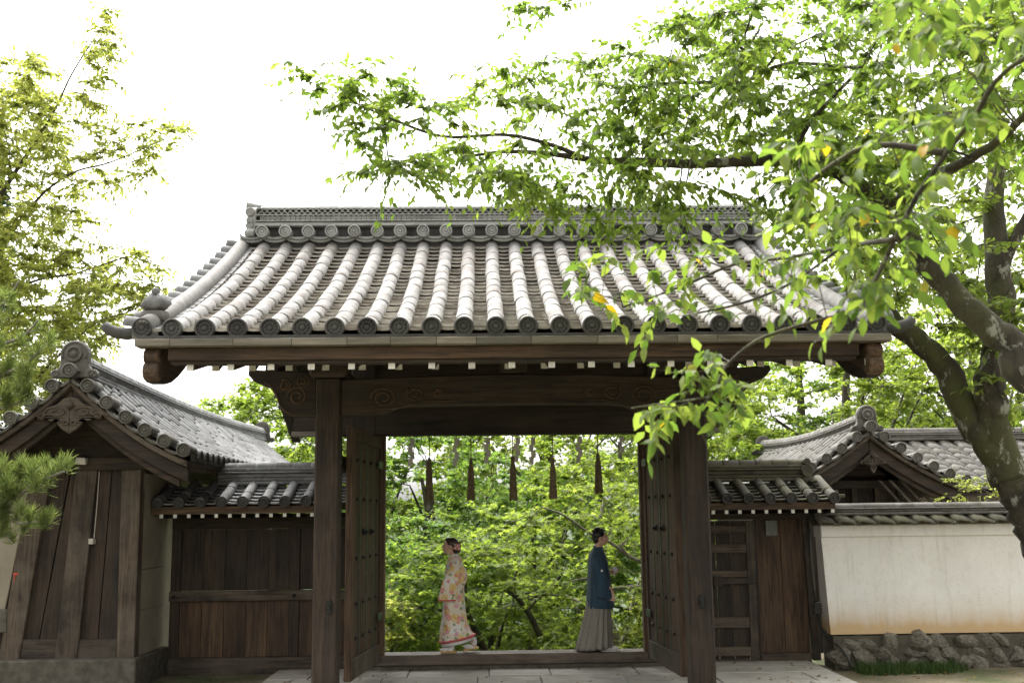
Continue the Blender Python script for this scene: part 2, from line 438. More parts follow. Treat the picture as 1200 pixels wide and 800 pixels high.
class Slope:
    """One tiled roof plane. O: a point on the eave, A: unit vector along the eave, D: horizontal unit vector from eave to ridge."""
    def __init__(s, O, A, D, run, rise, sori=0.12, lift=None):
        s.O, s.A, s.D = Vector(O), Vector(A), Vector(D)
        s.run, s.rise, s.sori, s.lift = run, rise, sori, lift
        s.len = math.hypot(run, rise)
    def p(s, a, t, off=0.0):
        z = s.rise * ((1 - s.sori) * t + s.sori * t * t)
        if s.lift: z += s.lift(a) * (1 - t) ** 2
        P = s.O + s.A * a + s.D * (s.run * t) + Vector((0, 0, z))
        return P + s.normal(t) * off if off else P
    def tan(s, t):
        return (s.D * s.run + Vector((0, 0, s.rise * ((1 - s.sori) + 2 * s.sori * t)))).normalized()
    def normal(s, t):
        T = s.tan(t); N = s.A.cross(T)
        return N if N.z > 0 else -N
    def mat(s, a, t0, t1, off):
        P0, P1 = s.p(a, t0), s.p(a, t1); T = (P1 - P0).normalized()
        X = s.A.copy(); N = X.cross(T)
        if N.z < 0: X = -X; N = -N
        return frame(P0 + N * off, X, T, N)
    def deck(s, a0, a1, thick=0.05, n=10, off=-0.05, t1=1.0):
        m = MB(); top, bot = [], []
        for i in range(n + 1):
            t = t1 * i / n; top.append((s.p(a0, t, off))); bot.append(s.p(a0, t, off - thick))
        m.strip(top, bot, s.A * (a1 - a0)); return m
    def pans(s, rows, w, courses, t1=1.0, thick=0.022, dip=0.035, mb=None, base=0.0, lipk=1.9):
        """concave tiles in overlapping courses between the round rows; rows = their centre positions"""
        m = mb or MB(); n = 6
        for a in rows:
            for c in range(courses):
                t0 = t1 * c / courses; tt = t1 * min(1.0, (c + 1.25) / courses)
                N0, N1 = s.normal(t0), s.normal(tt)
                f, b2, l = [], [], []
                j0 = random.uniform(-0.004, 0.004)
                for j in range(n + 1):
                    u = -1 + 2 * j / n; h = -dip * (1 - u * u) + base
                    p0 = s.p(a + u * w / 2, t0) + N0 * (h + thick * lipk + j0)
                    p1 = s.p(a + u * w / 2, tt) + N1 * (h - thick * 0.2)
                    f.append(p0); b2.append(p1); l.append(p0 - N0 * thick)
                k = len(m.v); m.v += [tuple(q) for q in f + b2 + l]; q = n + 1
                for j in range(n):
                    m.f.append((k + j, k + j + 1, k + q + j + 1, k + q + j))
                    m.f.append((k + 2 * q + j, k + 2 * q + j + 1, k + j + 1, k + j))
        return m
    def rounds(s, rows, ntile, r, parent, me, off=0.0, jit=0.006):
        for a in rows:
            sh = random.uniform(-.45, .45)
            bd = [0.0] + [(i + sh + random.uniform(-.06, .06)) / ntile for i in range(1, ntile)] + [1.0]
            for i in range(ntile):
                M = s.mat(a + random.uniform(-jit, jit), bd[i], bd[i + 1], off + random.uniform(0, jit))
                inst('round_tile', me, M @ Matrix.Rotation(random.uniform(-.012, .012), 4, 'Z') @ Matrix.Diagonal((1, (bd[i + 1] - bd[i]) * ntile, 1, 1)), parent)
    def rounds_joined(s, rows, ntile, r, off=0.0, mb=None):
        m = mb or MB(); n = 6
        for a in rows:
            rings = []
            for i in range(ntile + 1):
                for e in ((0, 1) if 0 < i < ntile else (0,)):
                    M = s.mat(a, min(i / ntile, 0.99), min(i / ntile + 0.02, 1.0), off)
                    rr = r * (0.94 if e == 0 and i else 1.0)
                    rings.append([M @ Vector((rr * math.cos(PI * j / n), 0, rr * math.sin(PI * j / n))) for j in range(n + 1)])
            k = len(m.v); q = n + 1
            for R in rings: m.v += [tuple(p) for p in R]
            for i in range(len(rings) - 1):
                for j in range(n): m.f.append((k + i * q + j, k + i * q + j + 1, k + (i + 1) * q + j + 1, k + (i + 1) * q + j))
            m.f.append(tuple(k + j for j in range(q)))
        return m
    def discs(s, rows, me, parent, off=0.0, fwd=0.01):
        F = -s.D
        for a in rows:
            P = s.p(a, 0) + Vector((0, 0, off)) + F * fwd
            X = s.A.copy()
            Z = Vector((0, 0, 1)); Yv = s.D
            if X.cross(Yv).z < 0: X = -X
            M = frame(P, X, Yv, Z) @ Matrix.Rotation(random.uniform(0, 6.28), 4, 'Y') @ Matrix.Rotation(random.uniform(-.05, .05), 4, 'X')
            inst('eave_disc', me, M, parent)

def ridge(parent, P0, P1, layers, cap_r, mat, cap_mat=None, caplen=0.42, sag=0.0):
    """stacked ridge courses from P0 to P1 (base line); layers: (half width, height); then a row of cap tiles"""
    P0, P1 = Vector(P0), Vector(P1); A = (P1 - P0); L = A.length; A.normalize()
    S = A.cross(Vector((0, 0, 1))).normalized(); z = 0.0
    def base(u):
        q = P0 + A * u
        q.z -= sag * math.sin(PI * u / L); return q
    ns = 10 if sag else 1
    for (hw, h) in layers:
        m = MB()
        rr = []
        for i in range(ns + 1):
            q = base(L * i / ns) + Vector((0, 0, z))
            rr.append([q - S * hw, q + S * hw, q + S * hw + Vector((0, 0, h - 0.003)), q - S * hw + Vector((0, 0, h - 0.003))])
        m.rings(rr, True)
        m.build('ridge_course', mat, parent, bevel=min(0.012, h * 0.3)); z += h
    n = max(1, round(L / caplen)); cl = L / n
    me = round_tile_mesh(cap_r, cl, cap_mat or mat)
    for i in range(n):
        a, b2 = base(i * cl), base((i + 1) * cl); T = (b2 - a).normalized()
        X = T.cross(Vector((0, 0, 1))).normalized(); N = X.cross(T)
        inst('ridge_cap', me, frame(a + Vector((0, 0, z - 0.01)), X, T, N), parent)
    return z

def arc_pts(c, r, a0, a1, n):
    return [(c[0] + r * math.cos(math.radians(a0 + (a1 - a0) * i / n)), c[1] + r * math.sin(math.radians(a0 + (a1 - a0) * i / n))) for i in range(n + 1)]
def demon_tile(parent, base, face, h, mat):
    """ridge-end tile: a round-shouldered plate with scrolled feet, a boss and a rim; base = bottom middle, face = unit vector it looks along"""
    F = Vector(face).normalized(); X = F.cross(Vector((0, 0, 1))).normalized(); B = Vector(base)
    w = h * 0.46
    pts = [(-w * 1.25, 0.0), (-w * 1.35, 0.10 * h), (-w * 1.22, 0.22 * h), (-w * 0.95, 0.22 * h), (-w * 0.80, 0.34 * h)]
    pts += arc_pts((0, 0.62 * h), w * 0.82, 190, -10, 12)
    pts += [(w * 0.80, 0.34 * h), (w * 0.95, 0.22 * h), (w * 1.22, 0.22 * h), (w * 1.35, 0.10 * h), (w * 1.25, 0.0)]
    P = lambda q, d: B + X * q[0] + Vector((0, 0, q[1])) + F * d
    m = MB(); m.prism([P(q, 0.0) for q in pts], F * 0.10)
    o = m.build('ridge_end_tile', mat, parent, bevel=0.012)
    m = MB(); m.lathe([(w * .46, .10), (w * .46, .135), (w * .36, .14), (w * .33, .12), (w * .2, .12), (w * .17, .14), (w * .03, .145)],
                      P((0, 0.62 * h), 0), F, 18)
    m.tube([P(q, 0.10) for q in arc_pts((0, .62 * h), w * .70, 200, -20, 16)], w * 0.07, 6)
    for sx in (-1, 1):
        m.tube([P((sx * (w * 1.0 + w * .22 * math.cos(a) * (1 - a / 9)), .11 * h + w * .22 * math.sin(a) * (1 - a / 9)), .10) for a in [k * .6 for k in range(12)]], w * .06, 5)
    m.build('carving', mat, parent, smooth=True)
    return o
def barge(parent, sl, a, off, depth0, depth1, thick, mat, t0=0.0, t1=1.0, n=14, name='barge_board', curl=0.0):
    """a curved board following the slope's edge; depth at eave and ridge ends"""
    top, bot = [], []
    for i in range(n + 1):
        t = t0 + (t1 - t0) * i / n
        q = sl.p(a, t) + Vector((0, 0, off)); d = depth0 + (depth1 - depth0) * t
        top.append(q); bot.append(q - Vector((0, 0, d)))
    m = MB(); m.strip(top, bot, sl.A * thick)
    return m.build(name, mat, parent, bevel=0.01)
def pendant(parent, C, face, w, h, mat):
    """carved gable pendant: heart body with scrolls to both sides; C = top middle"""
    F = Vector(face).normalized(); X = F.cross(Vector((0, 0, 1))).normalized(); C = Vector(C)
    half = [(0.0, 0.0), (.16, -.05), (.30, -.20), (.52, -.28), (.72, -.40), (.95, -.46), (1.0, -.56), (.86, -.60), (.78, -.54), (.66, -.62), (.54, -.55), (.44, -.66),
            (.30, -.58), (.27, -.74), (.16, -.88), (0, -1.0)]
    P = lambda x, z, d: C + X * (x * w / 2) + Vector((0, 0, z * h)) + F * d
    m = MB()
    for sx in (-1, 1):
        axis = [(0, -i / (len(half) - 1)) for i in range(len(half))]
        # fan of the half-outline against its middle line
        top = [P(sx * q[0], q[1], 0) for q in half]; mid = [P(0, q[1], 0) for q in axis]
        m.strip(top, mid, F * 0.06)
    m.build('pendant', mat, parent, bevel=0.006)
    m = MB()
    for sx in (-1, 1):
        for (cx, cz, r) in ((.30, -.42, .16), (.66, -.50, .09), (.12, -.72, .08)):
            m.tube([P(sx * (cx + r * 1.6 * math.cos(a) * (1 - a / 11)), cz + r * math.sin(a) * (1 - a / 11), .065) for a in [k * .55 for k in range(16)]], h * .022, 5)
    m.lathe([(h * .11, .06), (h * .11, .09), (h * .05, .10), (h * .02, .11)], P(0, -.24, 0), F, 6)
    m.build('carving', mat, parent, smooth=True)
# ------------------------------------------------------------------ ground
GZ = 0.06
def ground_h(x, y):
    z = 0.0
    if y < 12: z = 0.35 * min(1.0, (12 - y) / 12)
    if y > 16.2:
        s = min(1.0, (y - 16.2) / 9.0); z = -2.6 * (s * s * (3 - 2 * s))
    if y > 60: z += min(1, (y - 60) / 200) * 10
    return z
xs = [-600, -200, -80, -40, -20, -12] + [-8 + i * 0.5 for i in range(37)] + [14, 20, 40, 80, 200, 600]
ys = [-300, -60, -20, -6, 0, 4, 8] + [10 + i * 0.4 for i in range(45)] + [30, 34, 40, 50, 60, 80, 120, 200, 350, 700]
m = MB()
m.v = [(x, y, ground_h(x, y) + (random.uniform(-.012, .012) if abs(x) < 9 and 8 < y < 30 else 0)) for y in ys for x in xs]
nx = len(xs)
m.f = [(j * nx + i, j * nx + i + 1, (j + 1) * nx + i + 1, (j + 1) * nx + i) for j in range(len(ys) - 1) for i in range(nx - 1)]
o = m.build('ground', 'earth', None, smooth=True); tag(o, 'packed earth and moss ground around the gate', 'ground', kind='structure')

# stone paving in front of and under the gate
pav = MB().box(-2.75, 4.35, 8.0, 15.75, -0.2, 0.028).build('pavement', 'mortar', None)
tag(pav, 'grey stone paving in front of the gate', 'pavement', kind='structure')
yy = 9.2; row = 0
while yy < 15.6:
    d = random.uniform(0.62, 0.8); xx = -2.75 + (0.0 if row % 2 else -0.0)
    off = random.uniform(0.3, 0.9)
    first = True
    while xx < 4.33:
        w = off if first else random.uniform(0.75, 1.25); first = False
        x1 = min(4.35, xx + w)
        if 4.35 - x1 < 0.35: x1 = 4.35
        zt = GZ + random.uniform(-0.006, 0.006)
        MB().box(xx + .006, x1 - .006, yy + .006, min(yy + d, 15.74) - .006, -0.05, zt).build('paving_slab', 'paving', pav, bevel=0.008)
        xx = x1
    yy += d; row += 1

# ------------------------------------------------------------------ the gate
GX = 0.345                                        # middle of the gate
gate = thing('temple_gate', (GX, 13.8, GZ), 'large wooden temple gate with a wide curved grey tiled roof', 'gate')
RX0, RX1 = -3.21, 3.82                            # roof ends
EY, RY, EZ, RZ = 10.12, 14.3, 3.735, 5.60
front = Slope((0, EY, EZ), (1, 0, 0), (0, 1, 0), RY - EY, RZ - EZ, 0.25)
back = Slope((0, 2 * RY - EY - .3, EZ - .05), (1, 0, 0), (0, -1, 0), RY - EY - .3, RZ - EZ + .05, 0.25)
roof = front.deck(RX0 + .08, RX1 - .08, 0.05, 12, -0.06).build('roof', 'dark_wood_Y', gate)
back.deck(RX0 + .08, RX1 - .08, 0.05, 12, -0.062).build('roof_boarding', 'dark_wood_Y', roof)
rows = [-2.883 + 0.3 * k for k in range(22)]
edge_rows = [-3.16, 3.70]
gaps = [a - 0.15 for a in rows] + [rows[-1] + .15]
front.pans(gaps, 0.30, 25, thick=.028, lipk=2.5).build('pan_tiles', 'tile_pan', roof, kind='stuff')
rt = round_tile_mesh(0.085, front.len / 13 * 1.02, 'tile_pale')
front.rounds(rows, 13, 0.080, roof, rt, 0.012)
dm = disc_mesh(0.094, 'tile_disc', 12)
front.discs(rows, dm, roof, 0.035, 0.03)
# joined back slope (out of sight from the front)
mb = back.pans([a - 0.15 for a in rows] + [rows[-1] + .15], 0.30, 14)
back.rounds_joined(rows, 13, 0.092, 0.012, mb)
mb.build('rear_tiles', 'tile_pan', roof, kind='stuff')
# edge rows: taller smooth verge rolls, with cross tiles poking out beyond the gable
for e, s in zip(edge_rows, (-1, 1)):
    for sl in (front, back):
        path = [sl.p(e, t, 0.055) for t in [i / 14 for i in range(15)]]
        MB().tube(path, [0.088] * 15, 12).build('verge_roll', 'tile_pale', roof, smooth=True)
        top = [sl.p(e - s * .14, i / 14, 0.03) for i in range(15)]; bt = [sl.p(e - s * .14, i / 14, -0.06) for i in range(15)]
        MB().strip(top, bt, (s * .24, 0, 0)).build('verge_course', 'tile_grey', roof)
        n = 15 if sl is front else 10
        me = round_tile_mesh(0.085, 0.20, 'tile_grey')
        for i in range(n):
            t = (i + .6) / n
            P = sl.p(e, t, 0.01); T = sl.tan(t); N = sl.normal(t)
            Y = (Vector((-s, 0, 0)) - N * 0.16).normalized(); X = Y.cross(N).normalized(); Nn = X.cross(Y)
            if Nn.z < 0: X = -X; Nn = -Nn
            inst('verge_tile', me, frame(P + Vector((s * .21, 0, 0)) + N * .05, X, Y, Nn), roof)
    inst('eave_disc', dm, frame(front.p(e, 0) + Vector((0, -.03, .045)), Vector((1, 0, 0)), Vector((0, 1, 0)), Vector((0, 0, 1))), roof)
    # upswept corner tile
    P = front.p(e, 0) + Vector((s * .05, .10, .02))
    MB().tube([P, P + Vector((s * .12, -.01, -.012)), P + Vector((s * .22, -.02, .0)), P + Vector((s * .29, -.03, .03)), P + Vector((s * .33, -.03, .07))],
              [.05, .058, .056, .05, .046], 10).build('corner_tile', 'tile_disc', roof, smooth=True)
    # ornament at the foot of the verge
    Q = front.p(e, .085, 0.10) + Vector((s * -.01, 0, 0))
    m = MB(); m.rings([[Q + Vector((r * math.cos(k * PI / 6) * 1.15, r * math.sin(k * PI / 6) * .7, z)) for k in range(12)]
                       for (r, z) in ((.135, -.05), (.14, .0), (.12, .04), (.07, .055))])
    m.build('ornament_base', 'tile_weathered', roof, smooth=True)
    m = MB(); m.rings([[Q + Vector((r * math.cos(k * PI / 7) * 1.2 * (1 + .13 * math.cos(k * 3)), r * math.sin(k * PI / 7) * .8, z + .02 * math.cos(k * 2.1))) for k in range(14)]
                       for (r, z) in ((.04, .055), (.085, .068), (.118, .10), (.105, .145), (.07, .185), (.045, .205))])
    m.ball(Q + Vector((0, 0, .24)), .042, 12, 8)
    m.build('ornament', 'tile_grey', roof, smooth=True)
# ridge: discs over arched courses, moulded bands, ring band, open scale lattice, capping
RBX0, RBX1 = RX0 + .22, RX1 - .22
m = MB()
for x in [a for a in rows] + [rows[-1] + .3]:
    for (r0, dz) in ((0.155, 0.0), (0.155, 0.035)):
        pts = [(x - .15 + r0 * math.cos(math.radians(th)), r0 * .42 * math.sin(math.radians(th))) for th in range(180, 361, 20)]
        top = [(q[0], RY - .20 - dz * .6, RZ + .105 + dz + q[1]) for q in pts]; bt = [(q[0], RY - .20 - dz * .6, RZ + .073 + dz + q[1]) for q in pts]
        m.strip(top, bt, (0, .40 + dz * 1.2, 0))
m.build('ridge_saddle', 'tile_ridge', roof, kind='stuff')
MB().box(RBX0, RBX1, RY - .13, RY + .13, RZ - .1, RZ + .22).build('ridge_core', 'tile_disc', roof)
rd = disc_mesh(0.083, 'tile_ridge', 8, 0.20)
for x in rows + [rows[-1] + .0]:
    pass
for x in rows:
    inst('ridge_disc', rd, frame(Vector((x, RY - .29, RZ + .135)), Vector((1, 0, 0)), Vector((0, 1, 0)), Vector((0, 0, 1))), roof)
for (hw, z0, z1, nm) in ((.235, .222, .255, 0), (.20, .258, .285, 0), (.225, .288, .305, 0), (.165, .305, .372, 1), (.205, .374, .390, 0), (.05, .390, .47, 1), (.17, .472, .487, 0)):
    MB().box(RBX0 + (.05 if nm else 0), RBX1 - (.05 if nm else 0), RY - hw, RY + hw, RZ + z0, RZ + z1).build('ridge_course', 'tile_disc' if nm and hw < .1 else 'tile_ridge', roof, bevel=.006)
m = MB(); x = RBX0 + .09
while x < RBX1 - .05:
    for sy in (-1, 1):
        m.lathe([(.031, 0), (.031, .022), (.023, .024), (.020, .012), (.011, .012), (.008, .022), (.002, .022)], (x, RY + sy * .175, RZ + .339), (0, sy, 0), 12)
    x += .0665
m.build('ridge_ring_band', 'tile_ridge', roof, kind='stuff')
m = MB()
for rowi in range(2):
    x = RBX0 + .07 + (.038 if rowi else 0)
    while x < RBX1 - .05:
        for sy in (-1, 1):
            m.tube([(x + .038 * math.cos(math.radians(th)), RY + sy * .172, RZ + .395 + rowi * .038 + .036 * math.sin(math.radians(th))) for th in range(0, 181, 30)], .0085, 4)
        x += .076
m.build('ridge_lattice', 'tile_ridge', roof, kind='stuff')
n = 19; cl = (RBX1 - RBX0 - .1) / n
me = round_tile_mesh(.14, cl, 'tile_ridge')
for i in range(n):
    inst('ridge_cap', me, frame(Vector((RBX0 + .05 + cl * i, RY, RZ + .470)), Vector((0, -1, 0)), Vector((1, 0, 0)), Vector((0, 0, .62))), roof)
    MB().ball((RBX0 + .05 + cl * i, RY, RZ + .565), .014, 6, 4).build('cap_knob', 'tile_ridge', roof)
for s, X in ((-1, RBX0), (1, RBX1)):
    demon_tile(roof, (X + s * .0, RY, RZ + .08), (s, 0, 0), .46, 'tile_ridge')
    # layered scroll blocks of the ridge end seen from the side
    m = MB()
    for (z, r, d) in ((.14, .07, .10), (.24, .055, .085), (.31, .05, .07), (.43, .065, .10)):
        m.tube([(X + s * .08, RY - .2, RZ + z), (X + s * .08, RY + .2, RZ + z)], [r] * 2, 10)
    m.build('ridge_end_scroll', 'tile_ridge', roof, smooth=False, bevel=.01, kind='stuff')
    MB().tube([(X - s * .1, RY, RZ + .535), (X + s * .05, RY, RZ + .55), (X + s * .12, RY, RZ + .56), (X + s * .16, RY, RZ + .565)], [.036, .040, .05, .052], 12).build('finial_tile', 'tile_ridge', roof, smooth=False)
# pale eave board in lengths, brown eave beam
x = RX0
while x < RX1 - .1:
    x1 = min(RX1, x + random.uniform(.32, .62))
    if RX1 - x1 < .3: x1 = RX1
    MB().box(x + .0015, x1 - .0015, EY - .075, EY + .12, EZ - .135, EZ - .068).build('eave_board', 'pale_board_X', roof, bevel=.004)
    x = x1
MB().box(RX0 + .02, RX1 - .02, EY - .05, EY + .16, EZ - .068, EZ - .035).build('eave_strip', 'tile_disc', roof)
MB().box(RX0 + .28, RX1 - .28, EY + .03, EY + .22, EZ - .255, EZ - .137).build('eave_beam', 'brown_wood_X', roof, bevel=.006)
MB().box(RX0 + .30, RX1 - .30, EY + .07, EY + .20, EZ - .285, EZ - .257).build('eave_beam', 'dark_wood_X', roof)
# rafters in two tiers with white painted ends
raf = [-0.112 + .3755 * k for k in range(-7, 11)]
for i, x in enumerate(raf):
    for (y0, z0, y1, z1, w) in ((10.235, 3.425, 12.2, 3.86, .032), (11.25, 3.56, 14.3, 5.02, .036)):
        if w > .034: x = x - .012
        d = Vector((0, y1 - y0, z1 - z0)); h = w
        a = [(x - w, y0, z0 - h), (x + w, y0, z0 - h), (x + w, y0, z0 + h), (x - w, y0, z0 + h)]
        b2 = [(q[0], q[1] + d.y, q[2] + d.z) for q in a]
        MB().hexa(a, b2).build('rafter', 'dark_wood_Y', gate)
        g = .0
        MB().box(x - w + .001, x + w - .001, y0 - .012, y0 - .0005, z0 - h + .001, z0 + h - .001).build('rafter_end', 'white_paint', gate)
    # rear tier (only its ends show through the opening)
    a = [(x - .035, 17.75, 3.33), (x + .035, 17.75, 3.33), (x + .035, 17.75, 3.40), (x - .035, 17.75, 3.40)]
    b2 = [(q[0], 14.3, q[2] + 1.62) for q in a]
    MB().hexa(a, b2).build('rafter', 'brown_wood_Y', gate)
MB().box(RX0 + .3, RX1 - .3, 17.70, 17.85, 3.42, 3.50).build('rear_eave_beam', 'brown_wood_X', gate)
MB().box(RX0 + .1, RX1 - .1, 17.72, 17.98, 3.505, 3.60).build('rear_eave_board', 'pale_board_X', gate)
MB().box(RX0 + .3, RX1 - .3, 11.28, 11.42, 3.60, 3.68).build('eave_purlin', 'dark_wood_X', gate)
# barge boards with a scrolled foot
for s, X in ((-1, RX0 + .06), (1, RX1 - .20)):
    barge(gate, front, X, -.14, .30, .34, .14, 'brown_wood_Y', .012, 1.0)
    barge(gate, back, X, -.14, .30, .34, .14, 'dark_wood_Y', .012, 1.0)
    m = MB()
    q = front.p(X, .012)
    for (dz, r) in ((-.225, .080), (-.365, .092)):
        m.tube([(X - .004, q.y + .04, q.z + dz), (X + .144, q.y + .04, q.z + dz)], [r, r], 14)
    m.build('barge_scroll', 'brown_wood_Y', gate, bevel=.015, kind='stuff')
    # curved bracket rising from the barge foot
    top, bot = [], []
    for i in range(9):
        u = i / 8; y = q.y + .04 + u * 1.7; top.append((X + .008, y, q.z - .16 + .60 * u)); bot.append((X + .008, y, q.z - .462 + .98 * max(0, u - .12) ** 1.5))
    MB().strip(top, bot, (.12, 0, 0)).build('barge_bracket', 'dark_wood_Y', gate)
# pillars
PXL, PXR, PYF = -1.79, 2.42, 12.72
for x in (PXL, PXR):
    m = MB(); m.box(x - .14, x + .14, PYF - .14, PYF + .14, GZ + .02, 3.62); m.build('pillar', 'dark_wood_Z' if x > 9 else 'grey_wood_Z' if 0 else 'dark_wood_Z', gate, bevel=.02)
    m = MB(); m.rings([[(x + r * sx, PYF + r * sy, z) for sx, sy in ((-1, -1), (1, -1), (1, 1), (-1, 1))] for (r, z) in ((.26, GZ - .02), (.26, GZ + .02), (.19, GZ + .06))])
    m.build('pillar_base', 'granite', gate, bevel=.01)
    # iron keeper with bolt on the pillar
    MB().box(x + (.02 if x < 0 else -.03), x + (.08 if x < 0 else .03), PYF - .165, PYF - .141, .98, 1.12).build('iron_bracket', 'black_iron', gate, bevel=.006)
    MB().tube([(x + (.05 if x < 0 else 0), PYF - .16, 1.05), (x + (.05 if x < 0 else 0), PYF - .21, 1.05)], .022, 8).build('iron_knob', 'black_iron', gate)
    # carved nosing that runs out beyond the pillar
    s = -1 if x < 0 else 1
    out = [(.14, .48), (.62, .50), (.92, .52), (.93, .46), (.86, .38), (.74, .33), (.67, .30), (.60, .20), (.56, .08), (.50, .0), (.40, -.03), (.14, -.03)]
    m = MB(); m.prism([(x + s * q[0], PYF - .09, 3.21 + q[1]) for q in out], (0, .18, 0)); m.build('carved_nosing', 'dark_wood_X', gate, bevel=.012)
    m = MB()
    for (cx, cz, r, ph) in ((.36, .20, .12, 0), (.30, .37, .08, 2), (.50, .33, .07, 1)):
        m.tube([(x + s * (cx + r * math.cos(a + ph) * (1 - a / 14)), PYF - .093, 3.21 + cz + r * math.sin(a + ph) * (1 - a / 14)) for a in [k * .5 for k in range(22)]], .011, 5)
    m.tube([(x + s * q[0], PYF - .092, 3.21 + q[1] + .035) for q in out[5:11]], .010, 5)
    m.build('carving', 'brown_wood_X', gate, smooth=True, kind='stuff')
# carved cambered beam between the pillars
top, bot = [], []
for i in range(25):
    u = i / 24; x = PXL + .14 + u * (PXR - PXL - .28); e = min(u, 1 - u)
    cam_ = .05 * math.sin(PI * u)
    step = 0 if e < .12 else min(1, (e - .12) / .05) ** 2 * .085
    top.append((x, PYF - .11, 3.60 + cam_)); bot.append((x, PYF - .11, 3.19 + cam_ * .5 + step))
MB().strip(top, bot, (0, .22, 0)).build('carved_beam', 'dark_wood_X', gate, bevel=.015)
for s in (-1, 1):
    m = MB(); c = GX + s * 1.5
    for (dx, cz, r, ph, d) in ((0, 3.385, .125, 0, 1), (-.36 * s, 3.43, .085, 2.2, -1), (-.62 * s, 3.43, .05, 1, 1)):
        m.tube([(c + dx + s * d * r * 1.25 * math.cos(a + ph) * (1 - a / 15), PYF - .113, cz + r * math.sin(a + ph) * (1 - a / 15)) for a in [k * .45 for k in range(26)]], .011, 5)
    m.tube([(c + .3 * s - s * t * 1.3, PYF - .112, 3.25 + .08 * min(1, max(0, (t - .35) * 5)) + .02 * t) for t in [k / 10 for k in range(10)]], .008, 5)
    m.build('carving', 'brown_wood_X', gate, smooth=True, kind='stuff')
# beams over the pillars, ties to the rear posts, rear posts, lintel, jambs
MB().box(RX0 + .35, RX1 - .35, PYF - .12, PYF + .12, 3.90, 4.15).build('purlin', 'dark_wood_X', gate, bevel=.015)
MB().box(GX - .16, GX + .16, PYF - .10, PYF + .10, 3.66, 3.90).build('strut_block', 'dark_wood_Z', gate, bevel=.02)
for x in (PXL, PXR):
    MB().box(x - .22, x + .22, PYF - .20, PYF + .20, 3.625, 3.895).build('bracket_block', 'dark_wood_X', gate, bevel=.04)
JL, JR, DY = -1.345, 2.105, 15.0
for s, xi in ((-1, JL), (1, JR)):
    xo = xi + s * .12
    MB().box(min(xi, xo), max(xi, xo), DY - .02, DY + .13, .24, 3.13).build('door_jamb', 'brown_wood_Z', gate, bevel=.008)
    xp = xo + s * .34
    MB().box(min(xo, xp) + .002, max(xo, xp) - .002, DY - .10, DY + .30, GZ, 4.35).build('main_post', 'dark_wood_Z', gate, bevel=.02)
    px_ = PXL if s < 0 else PXR
    for (z0, z1) in ((3.62, 3.88), (2.62, 2.78)):
        MB().box(px_ - .07, px_ + .07, PYF + .14, DY - .10, z0, z1).build('tie_beam', 'dark_wood_Y', gate, bevel=.01)
MB().box(JL - .9, JR + .9, DY - .09, DY + .22, 3.13, 3.52).build('lintel', 'dark_wood_X', gate, bevel=.012)
MB().box(JL - .45, JR + .45, DY - .05, DY + .20, 3.53, 4.3).build('transom_board', 'dark_wood_X', gate)
MB().box(RX0 + .45, RX1 - .45, DY - .13, DY + .13, 4.36, 4.62).build('purlin', 'dark_wood_X', gate, bevel=.015)
MB().box(RX0 + .45, RX1 - .45, RY - .12, RY + .12, 5.16, 5.42).build('ridge_purlin', 'dark_wood_X', gate, bevel=.015)
for x in (PXL, PXR):
    MB().prism([(x - .04, PYF - .1, 4.12), (x - .04, DY + 1.0, 4.12), (x - .04, DY + .9, 4.55), (x - .04, RY, 5.3), (x - .04, PYF - .1, 4.35)], (.08, 0, 0)).build('gable_board', 'dark_wood_Y', gate)
# rear side wall fins below the roof at both sides (dark boards with a pale foot rail)
for s, x in ((-1, -2.60), (1, 3.29)):
    x1 = JL - .46 if s < 0 else JR + .46
    a0, a1 = min(x, x1), max(x, x1)
    MB().box(a0, a1, DY + .04, DY + .10, 3.20, 4.0).build('side_board', 'dark_wood_X', gate)
    MB().box(a0 - .02, a1, DY + .0, DY + .14, 3.13, 3.197).build('side_rail', 'pale_board_X', gate, bevel=.006)
# threshold
MB().box(JL - .12, JR + .12, DY - .06, DY + .34, .105, .24).build('threshold', 'threshold_wood', gate, bevel=.012)
MB().box(JL - .3, JR + .3, DY - .12, DY + .36, GZ - .05, .103).build('threshold_stone', 'granite', gate, bevel=.012)

